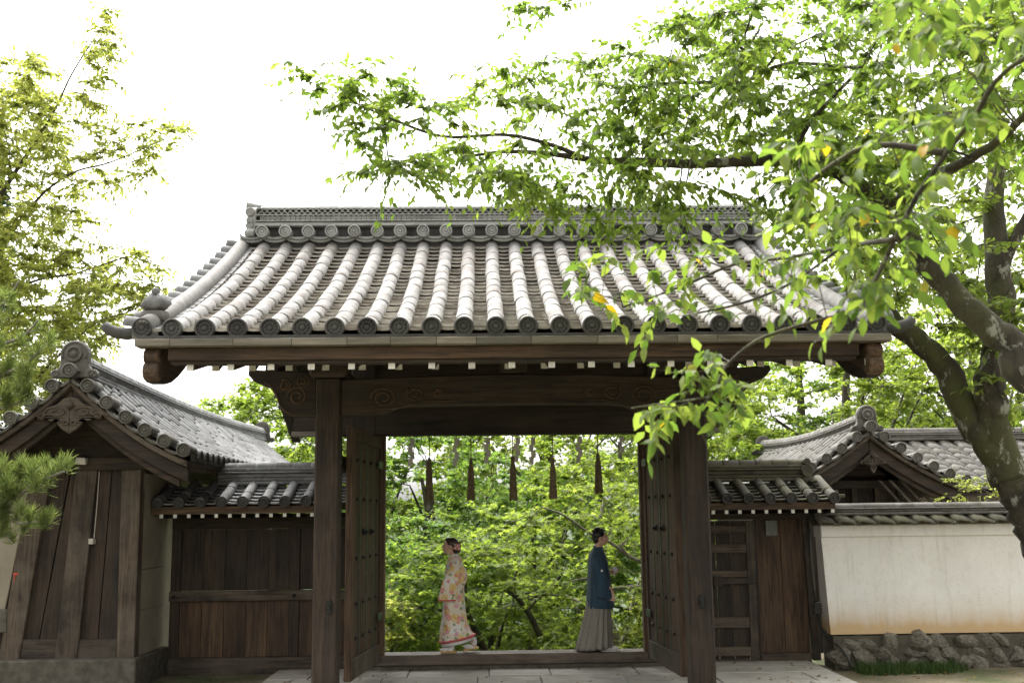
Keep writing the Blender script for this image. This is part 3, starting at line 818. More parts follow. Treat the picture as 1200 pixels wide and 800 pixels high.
# doors: framed leaf of planks with studs and metal strips, swung towards the viewer
def door(hx, ex, s):
    H = Vector((hx, DY - .06, 0)); E_ = Vector((ex, 13.12, 0)); D = (E_ - H); W = D.length; D.normalize()
    Nn = Vector((-D.y, D.x, 0))
    if Nn.x * -s < 0: Nn = -Nn                      # towards the passage
    z0, z1 = .165, 3.10
    P = lambda u, d, z: H + D * u + Nn * d + Vector((0, 0, z))
    def bar(mb, u0, u1, za, zb, d0, d1):
        mb.hexa([P(u0, d0, za), P(u1, d0, za), P(u1, d1, za), P(u0, d1, za)], [P(u0, d0, zb), P(u1, d0, zb), P(u1, d1, zb), P(u0, d1, zb)]); return mb
    mb = MB(); bar(mb, .0, .10, z0, z1, -.035, .035)
    leaf = mb.build('door', 'brown_wood_Z', gate, bevel=.006)
    bar(MB(), W - .13, W, z0, z1, -.04, .04).build('door_stile', 'brown_wood_Z', leaf, bevel=.006)
    bar(MB(), .101, W - .131, z0, z0 + .24, -.035, .035).build('door_rail', 'grey_wood_X', leaf, bevel=.006)
    bar(MB(), .101, W - .131, z1 - .16, z1, -.035, .035).build('door_rail', 'brown_wood_X', leaf, bevel=.006)
    n = 4; u0 = .102; wid = (W - .233) / n
    for i in range(n):
        bar(MB(), u0 + i * wid + .004, u0 + (i + 1) * wid - .004, z0 + .242, z1 - .162, -.02, .012 + .003 * (i % 2)).build('door_plank', 'brown_wood_Z', leaf, bevel=.004)
        if i: bar(MB(), u0 + i * wid - .011, u0 + i * wid + .011, z0 + .243, z1 - .163, .012, .024).build('metal_strip', 'green_bronze', leaf)
    for z in (.62, 1.02, 1.55, 2.25, 2.72):
        for i in range(n):
            MB().lathe([(.026, .014), (.024, .026), (.010, .040), (.002, .044)], P(u0 + (i + .5) * wid, 0, z), Nn, 8).build('stud', 'black_iron', leaf)
    for z in (.75, 2.72):
        bar(MB(), -.02, .26, z - .05, z + .05, .037, .046).build('hinge_plate', 'green_bronze', leaf, bevel=.003)
    for i in (1, 2):
        MB().lathe([(.045, .026), (.045, .034), (.02, .055), (.03, .07), (.004, .08)], P(u0 + (i + .5) * wid, 0, 1.86), Nn, 12).build('door_boss', 'black_iron', leaf)
    return leaf
door(JL - .07, -1.60, -1)
door(JR + .07, 2.295, 1)

# tassels and paper streamers hung under the lintel
def tassel(px_, ytop, yb, Y):
    A_, B_ = at(px_, ytop, Y), at(px_, yb, Y)
    x = (A_.x + B_.x) / 2; zt, zb = A_.z, B_.z; zl = 3.128
    t_ = thing('straw_tassel', (x, Y, zb), 'long brown straw tassel hung on a cord from the gate lintel', 'tassel', 'straw tassels under the gate lintel')
    MB().tube([(x, Y, zl), (x + .003, Y, (zl + zt) / 2), (x, Y, zt - .02)], .008, 6).build('cord', 'straw', t_, smooth=True)
    n = 40; rr = []; ph = [random.uniform(0, 1) for _ in range(n)]
    H = zt - zb
    for (u, r) in ((0, .010), (.04, .020), (.10, .024), (.14, .020), (.3, .036), (.55, .039), (.8, .046), (.95, .050), (1.0, .052), (.96, .03)):
        rr.append([(x + r * (1 + .22 * math.sin(k * 2.7 + ph[k] * 2)) * math.cos(2 * PI * k / n), Y + r * (1 + .22 * math.sin(k * 2.7 + ph[k] * 2)) * math.sin(2 * PI * k / n),
                    zt - H * (u if u < .9 else u - .07 * ph[k])) for k in range(n)])
    MB().rings(rr, True).build('straw_skirt', 'straw', t_)
    MB().tube([(x + .024 * math.cos(k), Y + .024 * math.sin(k), zt - H * .12) for k in [i * .6 for i in range(12)]], .007, 5).build('binding', 'straw', t_)
for p in ((503, 536, 588), (552, 537, 587), (601, 534, 587), (648, 536, 585), (701, 531, 579)):
    tassel(p[0], p[1], p[2], DY - .02 + .1)
def streamer(px_, yb):
    Y = DY + .09; B_ = at(px_, yb, Y); x = B_.x; zl = 3.128; n = 4; h = (zl - B_.z) / (n + .4)
    m = MB(); z = zl
    m.tube([(x, Y, zl), (x, Y, zl - h * .4)], .003, 4); z -= h * .4
    for i in range(n):
        s = -1 if i % 2 else 1; dy = .012 * s
        q = [(x + s * .010 - .030, Y + dy, z), (x + s * .010 + .030, Y - dy, z), (x + s * .016 + .032, Y - dy * 2, z - h * 1.1), (x + s * .016 - .030, Y + dy * 2, z - h * 1.1)]
        m.hexa(q, [(a[0], a[1] + .0015, a[2]) for a in q]); z -= h
    o = m.build('paper_streamer', 'paper', None)
    tag(o, 'thin zigzag white paper streamer hung between the straw tassels', 'streamer', 'paper streamers under the gate lintel')
for p in ((482, 545), (534, 545), (571, 542), (606, 540), (624, 543), (679, 541), (728, 536)):
    streamer(*p)
# ------------------------------------------------------------------ side walls (roofed wings)
def wing_roof(wing, x0, x1, ey, ry, ez, rz, mat, rows, caps_x):
    sl = Slope((0, ey, ez), (1, 0, 0), (0, 1, 0), ry - ey, rz - ez, .1)
    bk = Slope((0, 2 * ry - ey, ez), (1, 0, 0), (0, -1, 0), ry - ey, rz - ez, .1)
    roof = sl.deck(x0, x1, .03, 4, -.05).build('roof', 'brown_wood_X', wing)
    bk.deck(x0, x1, .03, 4, -.051).build('roof_boarding', 'dark_wood_X', roof)
    p = rows[1] - rows[0]
    gaps = [rows[0] - p / 2] + [a + p / 2 for a in rows]
    sl.pans([g for g in gaps if x0 + .05 < g < x1 - .02], p, 6, thick=.018, dip=.03).build('pan_tiles', mat, roof, kind='stuff')
    mb = bk.pans([g for g in gaps if x0 + .05 < g < x1 - .02], p, 4, thick=.018, dip=.03); bk.rounds_joined(rows, 2, .07, .012, mb)
    mb.build('rear_tiles', mat, roof, kind='stuff')
    me = round_tile_mesh(.068, sl.len / 2 * 1.02, mat)
    sl.rounds(rows, 2, .068, roof, me, .01)
    sl.discs(rows, disc_mesh(.075, 'tile_disc', 0, .04), roof, .022, .02)
    c0, c1 = caps_x
    z = ridge(roof, (c0, ry, rz - .01), (c1, ry, rz - .01), [(.12, .045), (.10, .05), (.085, .06), (.115, .025), (.095, .05)], .085, mat, caplen=.235)
    m = MB(); x = c0 + .05
    while x < c1 - .04:
        m.tube([(x + .034 * math.cos(math.radians(t)), ry - .092, rz + .083 + .034 * math.sin(math.radians(t))) for t in range(180, 361, 30)], .011, 4); x += .085
    m.build('scallop_band', mat, roof, kind='stuff')
    MB().box(x0, x1, ey + .015, ey + .06, ez - .125, ez - .035).build('eave_board', 'brown_wood_X', roof)
    x = x0 + .05
    while x < x1:
        MB().box(x - .024, x + .024, ey + .04, ey + .55, ez - .178, ez - .127).build('rafter', 'dark_wood_Y', roof)
        MB().box(x - .022, x + .022, ey + .028, ey + .0395, ez - .176, ez - .129).build('rafter_end', 'white_paint', roof)
        x += .176
    return roof
# left wing: board wall
lw = thing('board_wall', (-3.1, 15.2, GZ), 'dark plank side wall with a rail and tiled top left of the gate', 'wall')
LX0, LX1 = -4.22, -1.82
wing_roof(lw, -4.40, -1.86, 14.42, 15.18, 2.23, 2.50, 'tile_grey', [-4.215 + .272 * k for k in range(9)], (-3.62, -1.86))
WY = 15.18
for (x0, x1) in ((LX0, LX0 + .13), (-2.63, -2.50), (LX1 - .05, LX1)):
    MB().box(x0, x1, WY - .03, WY + .06, .22, 1.99).build('post', 'dark_wood_Z', lw, bevel=.006)
MB().box(LX0, LX1, WY - .05, WY + .08, 1.90, 2.10).build('top_rail', 'dark_wood_X', lw, bevel=.008)
MB().box(LX0 - .005, LX1, WY - .075, WY - .031, .955, 1.09).build('middle_rail', 'grey_wood_X', lw, bevel=.008)
MB().box(LX0, LX1, WY - .07, WY + .08, -.04, .225).build('foot_rail', 'grey_wood_X', lw, bevel=.01)
for (a, b2) in ((LX0 + .13, -2.63), (-2.50, LX1 - .05)):
    n = max(2, round((b2 - a) / .27)); w = (b2 - a) / n
    for i in range(n):
        dz = random.uniform(-.004, .004)
        MB().box(a + i * w + .002, a + (i + 1) * w - .002, WY - .005 + dz, WY + .03, 1.092, 1.898).build('plank', 'dark_wood_Z', lw, bevel=.003)
        MB().box(a + i * w + .003, a + (i + 1) * w - .003, WY - .012 + dz, WY + .03, .227, .953).build('plank', 'brown_wood_Z', lw, bevel=.003)
for x in (LX0 + .06, -2.56):
    MB().lathe([(.028, 0), (.026, .014), (.006, .024)], (x, WY - .075, 1.02), (0, -1, 0), 8).build('bolt', 'black_iron', lw)
# right wing: wicket door and boards
rw = thing('wicket_wall', (3.8, 15.3, GZ), 'brown plank side wall holding a small barred door right of the gate', 'wall')
wing_roof(rw, 2.60, 4.62, 14.52, 15.22, 2.20, 2.47, 'tile_mossy', [2.62 + .283 * k for k in range(8)], (2.6, 4.42))
for k in range(5):                                    # stepped end tiles of the ridge
    MB().box(4.46 + .02 * k, 4.58 + .055 * k, 15.06 - .10 * k, 15.20 - .10 * k, 2.44 - .055 * k, 2.475 - .052 * k).build('end_tile', 'tile_mossy', rw, bevel=.008)
m = MB()
m.tube([(4.44, 15.08, 2.60), (4.44, 15.36, 2.60)], .09, 10); m.tube([(4.44, 15.08, 2.72), (4.44, 15.36, 2.72)], .055, 10); m.box(4.40, 4.50, 15.1, 15.34, 2.44, 2.62)
m.build('ridge_end_tile', 'tile_mossy', rw, bevel=.01)
RWY = 15.28
MB().box(2.56, 4.60, RWY - .05, RWY + .09, 1.95, 2.09).build('top_rail', 'dark_wood_X', rw, bevel=.008)
MB().box(2.6, 3.715, RWY - .06, RWY + .06, -.04, .088).build('door_sill', 'grey_wood_X', rw, bevel=.008)
MB().box(3.702, 3.729, RWY - .05, RWY + .05, .09, 1.949).build('post', 'dark_wood_Z', rw)
MB().box(3.72, 4.40, RWY - .06, RWY + .06, -.04, .16).build('foot_rail', 'grey_wood_X', rw, bevel=.008)
for i in range(2):
    MB().box(3.73 + i * .335, 3.73 + (i + 1) * .335 - .004, RWY - .01 - .004 * i, RWY + .03, .162, 1.948).build('plank', 'brown_wood_Z', rw, bevel=.003)
MB().hexa([(4.42, RWY - .06, .06), (4.53, RWY - .06, .06), (4.53, RWY + .06, .06), (4.42, RWY + .06, .06)],
          [(4.36, RWY - .06, 1.95), (4.47, RWY - .06, 1.95), (4.47, RWY + .06, 1.95), (4.36, RWY + .06, 1.95)]).build('post', 'grey_wood_Z', rw, bevel=.008)
MB().box(2.62, 2.74, RWY - .05, RWY + .06, .05, 1.95).build('post', 'dark_wood_Z', rw, bevel=.008)
wd = MB().box(3.58, 3.70, RWY - .05, RWY + .01, .09, 1.93).build('wicket_door', 'grey_wood_Z', rw, bevel=.006)
for (z0, z1) in ((.13, .25), (.50, .64), (1.17, 1.26), (1.50, 1.62), (1.76, 1.87)):
    MB().box(2.75, 3.58, RWY - .045, RWY - .012, z0, z1).build('door_bar', 'grey_wood_X', wd, bevel=.005)
for i in range(4):
    x0 = 2.75 + i * .2075
    MB().box(x0 + .003, x0 + .2035, RWY - .010, RWY + .018, .09, 1.93).build('door_plank', 'dark_wood_Z', wd, bevel=.003)
MB().box(3.12, 3.66, RWY - .075, RWY - .05, 1.08, 1.16).build('latch_bar', 'grey_wood_X', wd, bevel=.005)
MB().box(3.10, 3.22, RWY - .085, RWY - .046, 1.05, 1.19).build('latch_keeper', 'dark_wood_Z', wd, bevel=.005)
o = MB().box(3.86, 4.02, RWY - .045, RWY - .016, 1.72, 1.93).build('name_plate', 'grey_plate', None, bevel=.004)
tag(o, 'small blank grey plate fixed to the plank wall beside the wicket door', 'plate')

# conduit with a box on the corner post
cd = thing('electric_conduit', (4.5, 15.1, GZ), 'black cable conduit with a box on the post beside the white wall', 'conduit')
MB().box(4.43, 4.53, 15.08, 15.16, .68, .83).build('junction_box', 'conduit', cd, bevel=.008)
MB().tube([(4.43, 15.17, 1.9), (4.44, 15.17, 1.4), (4.46, 15.16, 1.0), (4.475, 15.13, .83)], .014, 6).build('cable', 'conduit', cd, smooth=True)
MB().tube([(4.48, 15.1, .68), (4.49, 15.05, .5), (4.54, 14.86, .40), (4.62, 14.68, .30), (4.69, 14.60, .18), (4.71, 14.58, .05)], .022, 8).build('hose', 'conduit', cd, smooth=True)

# ------------------------------------------------------------------ white plaster wall on stones with tile coping
ww = thing('plaster_wall', (7.5, 14.8, GZ), 'white plaster wall with rusty tide mark on rough stones under tile coping', 'wall')
PX0, PX1 = 4.52, 13.5
MB().hexa([(PX0 + .02, 14.78, .44), (PX1, 14.78, .44), (PX1, 15.16, .44), (PX0 + .02, 15.16, .44)],
          [(PX0 - .02, 14.84, 1.72), (PX1, 14.84, 1.72), (PX1, 15.10, 1.72), (PX0 - .02, 15.10, 1.72)]).build('plaster_face', 'white_plaster', ww)
MB().box(PX0 - .03, PX1, 14.80, 15.14, 1.70, 1.86).build('plaster_band', 'white_plaster', ww, bevel=.012)
MB().box(PX0 + .04, PX1, 14.74, 15.2, -.1, .42).build('stone_core', 'mortar', ww)
# boulders in the footing, one by one
def rock_mesh(seed):
    r_ = random.Random(seed); bm = bmesh.new(); bmesh.ops.create_icosphere(bm, subdivisions=2, radius=1)
    from mathutils import noise as nz
    planes = [(Vector((r_.gauss(0, 1), r_.gauss(0, 1), r_.gauss(0, 1))).normalized(), r_.uniform(.58, .82)) for _ in range(13)]
    for v_ in bm.verts:
        d = v_.co.normalized(); k = 1.0 + .12 * nz.noise(d * 1.7 + Vector((seed * 3.1, 0, 0)))
        for (n_, h_) in planes:
            q = d.dot(n_)
            if q > 0: k = min(k, h_ / q + .02)
        v_.co = d * k
    me = bpy.data.meshes.new('stone'); bm.to_mesh(me); bm.free()
    me.materials.append(MATS['rock']); return me
rocks = [rock_mesh(i) for i in range(8)]
r2 = random.Random(3)
x = PX0 + .10; k = 0
while x < 8.6:
    w = r2.uniform(.22, .38); h = r2.uniform(.20, .28)
    for (z, hh, ww_) in ((.325, .120 + r2.uniform(-.02, .01), w * 1.2), (.18, .125 + r2.uniform(-.02, .02), r2.uniform(.30, .44)), (.05, .13 + r2.uniform(-.02, .03), r2.uniform(.32, .48))):
        M = Matrix.Translation((x + w / 2 + r2.uniform(-.05, .05) - (.12 if z < .2 else 0) + (.06 if z < .1 else 0), 14.755 + r2.uniform(-.01, .015), z + r2.uniform(-.02, .015))) @ Matrix.Rotation(r2.uniform(-.35, .35), 4, 'Y') @ \
            Matrix.Diagonal((ww_ * .62, .065, hh, 1)) @ Matrix.Rotation(r2.uniform(0, 6.28), 4, 'Z') @ Matrix.Rotation(r2.uniform(0, 6.28), 4, 'X')
        inst('stone', rocks[r2.randrange(8)], M, ww)
    if r2.random() < .6:
        M = Matrix.Translation((x + w, 14.75, .2)) @ Matrix.Diagonal((.09, .07, .08, 1)) @ Matrix.Rotation(r2.uniform(0, 6.28), 4, 'Z')
        inst('stone', rocks[r2.randrange(8)], M, ww)
    x += w * .95
# coping: wavy pantiles, courses, bamboo-like caps
def pantile_mesh(w, L, mat, amp=.028, thick=.02):
    m = MB(); n = 10; P = []
    f = lambda u: amp * (math.sin(2 * PI * (u - .05)) * .75 + .3 * math.sin(4 * PI * u))
    for y, dz in ((0, 0), (L, -.01)):
        P.append([(w * 1.12 * (j / n - .5), y, f(j / n) + dz) for j in range(n + 1)])
    B = [[(p[0], p[1], p[2] - thick) for p in r] for r in P]
    q = n + 1; vs = P[0] + P[1] + B[0] + B[1]; fs = []
    for j in range(n):
        fs += [(j, j + 1, q + j + 1, q + j), (2 * q + j + 1, 2 * q + j, 3 * q + j, 3 * q + j + 1), (2 * q + j, 2 * q + j + 1, j + 1, j)]
    m.quadmesh(vs, fs); return withmat(m.mesh('pantile', True), mat)
ptm = pantile_mesh(.262, .34, 'tile_mossy')
cop = MB().box(PX0 - .06, PX1, 14.80, 15.12, 1.862, 1.95).build('coping', 'mortar', ww)
for k in range(34):
    x = PX0 + .04 + .262 * k
    for sgn in (1, -1):
        Y_ = Vector((0, sgn * .93, .36)); X_ = Vector((sgn, 0, 0)); N_ = X_.cross(Y_)
        inst('pantile', ptm, frame(Vector((x, 14.97 - sgn * .36, 1.895 + r2.uniform(-.006, .006))), X_, Y_, N_), cop)
ridge(cop, (PX0 - .10, 14.97, 1.985), (PX1, 14.97, 1.985), [(.16, .04), (.13, .04), (.15, .022)], .075, 'tile_weathered', caplen=.7)
# grass tufts against the stones
n = 2600
gx = rng.uniform(4.75, 6.3, n); gy = rng.uniform(14.2, 14.68, n)
keep = (np.abs(gx - 5.35) / .85 + (14.66 - gy) / .75 + rng.uniform(-.3, .1, n)) < 1.0
gx, gy = gx[keep], gy[keep]; n = len(gx)
hh = rng.uniform(.05, .17, n); an = rng.uniform(0, 2 * PI, n); ln = rng.uniform(.0, .08, n)
V = np.zeros((n, 3, 3))
V[:, 0] = np.c_[gx - .006 * np.cos(an), gy - .006 * np.sin(an), np.full(n, -.01)]
V[:, 1] = np.c_[gx + .006 * np.cos(an), gy + .006 * np.sin(an), np.full(n, -.01)]
V[:, 2] = np.c_[gx + ln * np.sin(an * 3), gy - ln * np.cos(an * 3), hh]
def np_mesh(name, V, F, rnd, mat, smooth=False):
    me = bpy.data.meshes.new(name); nv = len(V); nf = len(F); k = F.shape[1]
    me.vertices.add(nv); me.vertices.foreach_set('co', V.astype(np.float32).ravel())
    me.loops.add(nf * k); me.loops.foreach_set('vertex_index', F.astype(np.int32).ravel())
    me.polygons.add(nf); me.polygons.foreach_set('loop_start', (np.arange(nf) * k).astype(np.int32))
    if smooth: me.polygons.foreach_set('use_smooth', np.ones(nf, bool))
    if rnd is not None:
        a = me.attributes.new('rnd', 'FLOAT', 'POINT'); a.data.foreach_set('value', rnd.astype(np.float32))
    me.materials.append(MATS[mat]); me.update(calc_edges=True); return me
me = np_mesh('grass', V.reshape(-1, 3), np.arange(3 * n).reshape(-1, 3), np.repeat(rng.uniform(0, 1, n), 3), 'grass')
o = bpy.data.objects.new('grass', me); COL.objects.link(o); tag(o, 'short dark green grass growing along the stone footing', 'grass', kind='stuff')

# ------------------------------------------------------------------ gabled buildings (ridge runs away from the viewer)
def gable_roof(b_, xc, zr, half, drop, y0, y1, pitch, mat, rake_mat, r, sides, ntile, sori, wood_m, barge_d, oni_h, disc_px, n_obj):
    """both slopes, rake discs, barge boards, ridge. xc/zr: ridge line; half: horizontal run; drop: fall; y0 front"""
    roof = None
    for s in (1, -1):
        sl = Slope((xc + s * half, 0, zr - drop), (0, 1, 0), (-s, 0, 0), half, drop, sori)
        dk = sl.deck(y0 + .06, y1, .06, 8, -.055)
        if roof is None: roof = dk.build('roof', wood_m + 'Y', b_)
        else: dk.build('roof_boarding', wood_m + 'Y', roof)
        rows = [y0 + .30 + pitch * k for k in range(int((y1 - y0 - .35) / pitch))]
        nob = n_obj if s in sides else 0
        sl.pans([a + pitch / 2 for a in rows], pitch, 10 if s in sides else 5, thick=.018, dip=.03).build('pan_tiles', mat, roof, kind='stuff')
        me = round_tile_mesh(r, sl.len / ntile * 1.02, mat)
        sl.rounds(rows[:nob], ntile, r, roof, me, .01)
        if rows[nob:]: sl.rounds_joined(rows[nob:], ntile, r, .01).build('round_tiles', mat, roof, kind='stuff')
        dm_ = disc_mesh(r * 1.08, 'tile_disc', 0, .04)
        sl.discs(rows[:nob], dm_, roof, .022, .015)
        # rake: round tiles end-on along the gable edge
        dr = disc_mesh(disc_px, rake_mat, 8, .05); rt_ = round_tile_mesh(disc_px * .92, .34, rake_mat)
        nr = max(4, round(sl.len / .285))
        for i in range(nr):
            t = (i + .25) / nr
            N = sl.normal(t); P = sl.p(y0, t) + N * .05
            X_ = sl.tan(t) * (1 if s > 0 else -1); Y_ = Vector((0, 1, 0))
            if X_.cross(Y_).dot(N) < 0: X_ = -X_
            inst('rake_tile', rt_, frame(P + Vector((0, .02, 0)) + N * .01, X_, (Y_ - N * .05).normalized(), N), roof)
            inst('rake_disc', dr, frame(P + Vector((0, -.01, 0)), X_, Y_, N) @ Matrix.Rotation(random.uniform(0, 6), 4, 'Y'), roof)
            q = sl.p(y0 + .01, t + .5 / nr) + N * .015
            top = [q + X_ * (.13 * u) - N * (.035 * (1 - u * u)) for u in (-1, -.5, 0, .5, 1)]
            MB().strip(top, [p - N * .03 for p in top], (0, .3, 0)).build('rake_pan', rake_mat, roof)
        # verge board under the tiles, then the heavy barge board
        barge(roof, sl, y0 + .03, -.06, .075, .075, .10, 'pale_board_X' if 0 else 'grey_wood_X', .0, 1.0, name='verge_board')
        barge(roof, sl, y0 + .10, -.14, barge_d * .85, barge_d, .09, wood_m + 'X', .0, 1.0)
        barge(roof, sl, y0 + .16, -.14 - barge_d * .9, barge_d * .45, barge_d * .45, .06, wood_m + 'X', .08, 1.0, name='inner_board')
        # soffit rafters
        k = y0 + .5
        while k < min(y1, y0 + 4):
            top = [sl.p(k, i / 6, -.12) for i in range(7)]; bt = [sl.p(k, i / 6, -.19) for i in range(7)]
            MB().strip(top, bt, (0, .06, 0)).build('rafter', 'dark_wood_X', roof); k += .3
    zz = ridge(roof, (xc, y0 + .22, zr + .0), (xc, y1, zr + .0), [(.13, .05), (.11, .05), (.095, .06), (.12, .025), (.10, .045)], .085, mat, caplen=.30, sag=.10)
    m = MB(); y = y0 + .35
    while y < y1 - .1:
        for s in (-1, 1):
            m.tube([(xc + s * .10, y + .034 * math.cos(math.radians(t)), zr + .125 - .10 * math.sin(PI * (y - y0 - .22) / (y1 - y0 - .22)) + .032 * math.sin(math.radians(t))) for t in range(0, 181, 45)], .011, 4)
        y += .085
    m.build('scallop_band', mat, roof, kind='stuff')
    demon_tile(roof, (xc, y0 + .20, zr - .02), (0, -1, 0), oni_h, rake_mat)
    demon_tile(roof, (xc, y1, zr - .02), (0, 1, 0), oni_h, rake_mat)
    dtop = disc_mesh(disc_px * 1.05, rake_mat, 8, .05)
    inst('ridge_disc', dtop, frame(Vector((xc, y0 - .05, zr + .05)), Vector((1, 0, 0)), Vector((0, 1, 0)), Vector((0, 0, 1))), roof)
    inst('rake_tile', round_tile_mesh(disc_px, .3, rake_mat), frame(Vector((xc, y0 - .03, zr + .05)), Vector((1, 0, 0)), Vector((0, 1, 0)), Vector((0, 0, 1))), roof)
    return roof
lb = thing('gatehouse', (-4.9, 14.5, GZ), 'small gatehouse with curved tiled gable and leaning dark plank wall', 'building')
LBX, LBZ = -4.96, 3.76
gable_roof(lb, LBX, LBZ, 1.42, .98, 13.2, 24.6, .29, 'tile_grey', 'tile_weathered', .07, (1,), 5, .42, 'dark_wood_', .20, .46, .085, 30)
pendant(lb, (LBX, 13.30, 3.50), (0, -1, 0), 1.06, .44, 'grey_wood_X')
GY = 14.0
def plank_px(name, mat, px4, y0, y1, parent, bevel=.008):
    """a plank whose face is given by four picture corners on the wall plane y0"""
    a = [at(p[0], p[1], y0) for p in px4]
    MB().hexa([(q.x, y0, q.z) for q in a], [(q.x, y1, q.z) for q in a]).build(name, mat, parent, bevel=bevel)
plank_px('post', 'grey_wood_Z', [(64, 772), (90, 772), (115, 540), (90, 540)], GY - .02, GY + .12, lb)
plank_px('post', 'grey_wood_Z', [(136, 772), (157, 771), (166, 535), (143, 535)], GY - .02, GY + .16, lb)
plank_px('post', 'grey_wood_Z', [(-2, 773), (22, 773), (62, 540), (38, 540)], GY - .02, GY + .12, lb)
plank_px('foot_rail', 'grey_wood_X', [(20, 772), (65, 772), (68, 749), (24, 749)], GY, GY + .12, lb)
plank_px('foot_rail', 'grey_wood_X', [(90, 772), (136, 771), (137, 748), (92, 749)], GY, GY + .12, lb)
for (xa, xb, xc_, xd) in ((24, 45, 88, 66), (46, 66, 110, 90)):
    plank_px('plank', 'dark_wood_Z', [(xa, 751), (xb, 751), (xc_ - 4, 540), (xd - 4, 540)], GY + .05, GY + .09, lb, .003)
for (xa, xb, xc_, xd) in ((92, 114, 132, 112), (115, 138, 150, 133)):
    plank_px('plank', 'dark_wood_Z', [(xa, 751), (xb, 751), (xc_, 540), (xd, 540)], GY + .05, GY + .09, lb, .003)
plank_px('cross_beam', 'dark_wood_X', [(-30, 553), (172, 550), (172, 535), (-30, 538)], GY - .06, GY + .2, lb)
# plaster side wall in three lifts, and gable filling
sx0 = at(157, 700, GY).x + .03
for (z0, z1) in ((.36, .92), (.925, 1.42), (1.425, 2.62)):
    MB().box(sx0 - .30, sx0, GY + .10, 15.24, z0, z1).build('plaster_panel', 'cream_plaster', lb, bevel=.004)
MB().box(sx0 - .36, sx0 + .03, GY + .16, 24, 2.62, 2.80).build('wall_plate', 'dark_wood_Y', lb)
MB().box(-6.35, sx0 - .02, GY + .10, GY + .14, .36, 2.72).build('back_boarding', 'dark_wood_Z', lb)
MB().prism([(-6.3, GY + .04, 2.7), (sx0, GY + .04, 2.7), (LBX, GY + .04, 3.6)], (0, .08, 0)).build('gable_board', 'dark_wood_X', lb)
MB().box(-6.3, sx0 - .31, 15.3, 24.0, -1.0, 2.62).build('rear_wall', 'cream_plaster', lb)
plank_px('plaster_panel', 'cream_plaster', [(-60, 724), (4, 723), (36, 565), (-60, 565)], GY + .06, GY + .096, lb)
plank_px('sill_stone', 'granite', [(-60, 742), (8, 741), (8, 714), (-60, 715)], GY - .03, GY + .058, lb)
# platform it stands on
c0 = at(159, 772, 13.8)
fz = c0.z
MB().box(-8.0, c0.x, 13.8, 15.2, -.1, fz).build('stone_platform', 'granite', lb, bevel=.015)
# spot lamp, switch box, and a bit of red tape on the posts
sp = thing('spot_lamp', (at(95, 540, 13.9).x, 13.85, at(95, 540, 13.9).z), 'small pale box lamp under the gatehouse gable', 'lamp')
q = at(95, 540, 13.88)
m = MB(); m.hexa([(q.x - .075, q.y - .02, q.z - .04), (q.x + .065, q.y - .02, q.z - .05), (q.x + .065, q.y + .09, q.z - .03), (q.x - .075, q.y + .09, q.z - .02)],
                 [(q.x - .06, q.y - .02, q.z + .045), (q.x + .055, q.y - .02, q.z + .04), (q.x + .055, q.y + .09, q.z + .045), (q.x - .06, q.y + .09, q.z + .05)])
m.build('lamp_housing', 'lamp_shell', sp, bevel=.008)
MB().tube([(q.x, q.y + .08, q.z + .02), (q.x, q.y + .14, q.z + .06)], .018, 6).build('lamp_arm', 'black_iron', sp)
q = at(107, 634, GY - .03)
sw = thing('switch_box', (q.x, q.y, q.z), 'tiny cream switch box with its wire on the gatehouse wall', 'switch')
MB().box(q.x - .028, q.x + .032, GY - .055, GY + .045, q.z - .035, q.z + .035).build('switch_body', 'lamp_shell', sw, bevel=.006)
p2 = at(116, 552, GY + .02)
MB().tube([(q.x + .01, GY + .03, q.z + .03), ((q.x + p2.x) / 2 + .01, GY + .03, (q.z + p2.z) / 2), (p2.x, GY + .03, p2.z)], .006, 5).build('wire', 'lamp_shell', sw)
q = at(18, 672, GY - .022)
m = MB(); m.box(q.x - .028, q.x + .03, GY - .026, GY - .021, q.z - .012, q.z + .012); m.box(q.x - .012, q.x + .0, GY - .0285, GY - .0265, q.z - .09, q.z + .006)
o = m.build('tape_mark', 'red_tape', None); tag(o, 'small strip of red tape on the leaning gatehouse post', 'tape')

rb = thing('side_hall', (6.0, 18.0, GZ), 'low hall with a dark open gable and weathered tiles behind the white wall', 'building')
RBX, RBZ = 6.02, 3.30
gable_roof(rb, RBX, RBZ, 1.50, .86, 17.0, 23.6, .30, 'tile_weathered', 'tile_weathered', .075, (-1,), 5, .42, 'dark_wood_', .20, .42, .085, 20)
pendant(rb, (RBX + .03, 17.10, 2.98), (0, -1, 0), .40, .36, 'grey_wood_X')
MB().box(4.9, 7.2, 18.2, 23.4, -1.5, 2.5).build('wall', 'dark_wood_Z', rb)
MB().prism([(4.8, 18.1, 2.5), (7.25, 18.1, 2.5), (RBX, 18.1, 3.15)], (0, .08, 0)).build('gable_board', 'dark_wood_X', rb)
for i in range(5):
    x = 5.25 + i * .38
    MB().box(x, x + .09, 18.02, 18.1, .3, 2.5).build('post', 'dark_wood_Z', rb)
MB().box(4.7, 7.3, 17.95, 18.12, 2.42, 2.54).build('cross_beam', 'dark_wood_X', rb)
for i in range(5):
    x = 6.55 + i * .17
    MB().hexa([(x, 17.3, 2.12), (x + .05, 17.3, 2.12), (x + .05, 17.34, 2.12), (x, 17.34, 2.12)], [(x - .35, 17.3, 2.52), (x - .30, 17.3, 2.52), (x - .30, 17.34, 2.52), (x - .35, 17.34, 2.52)]).build('slat', 'grey_wood_X', rb)
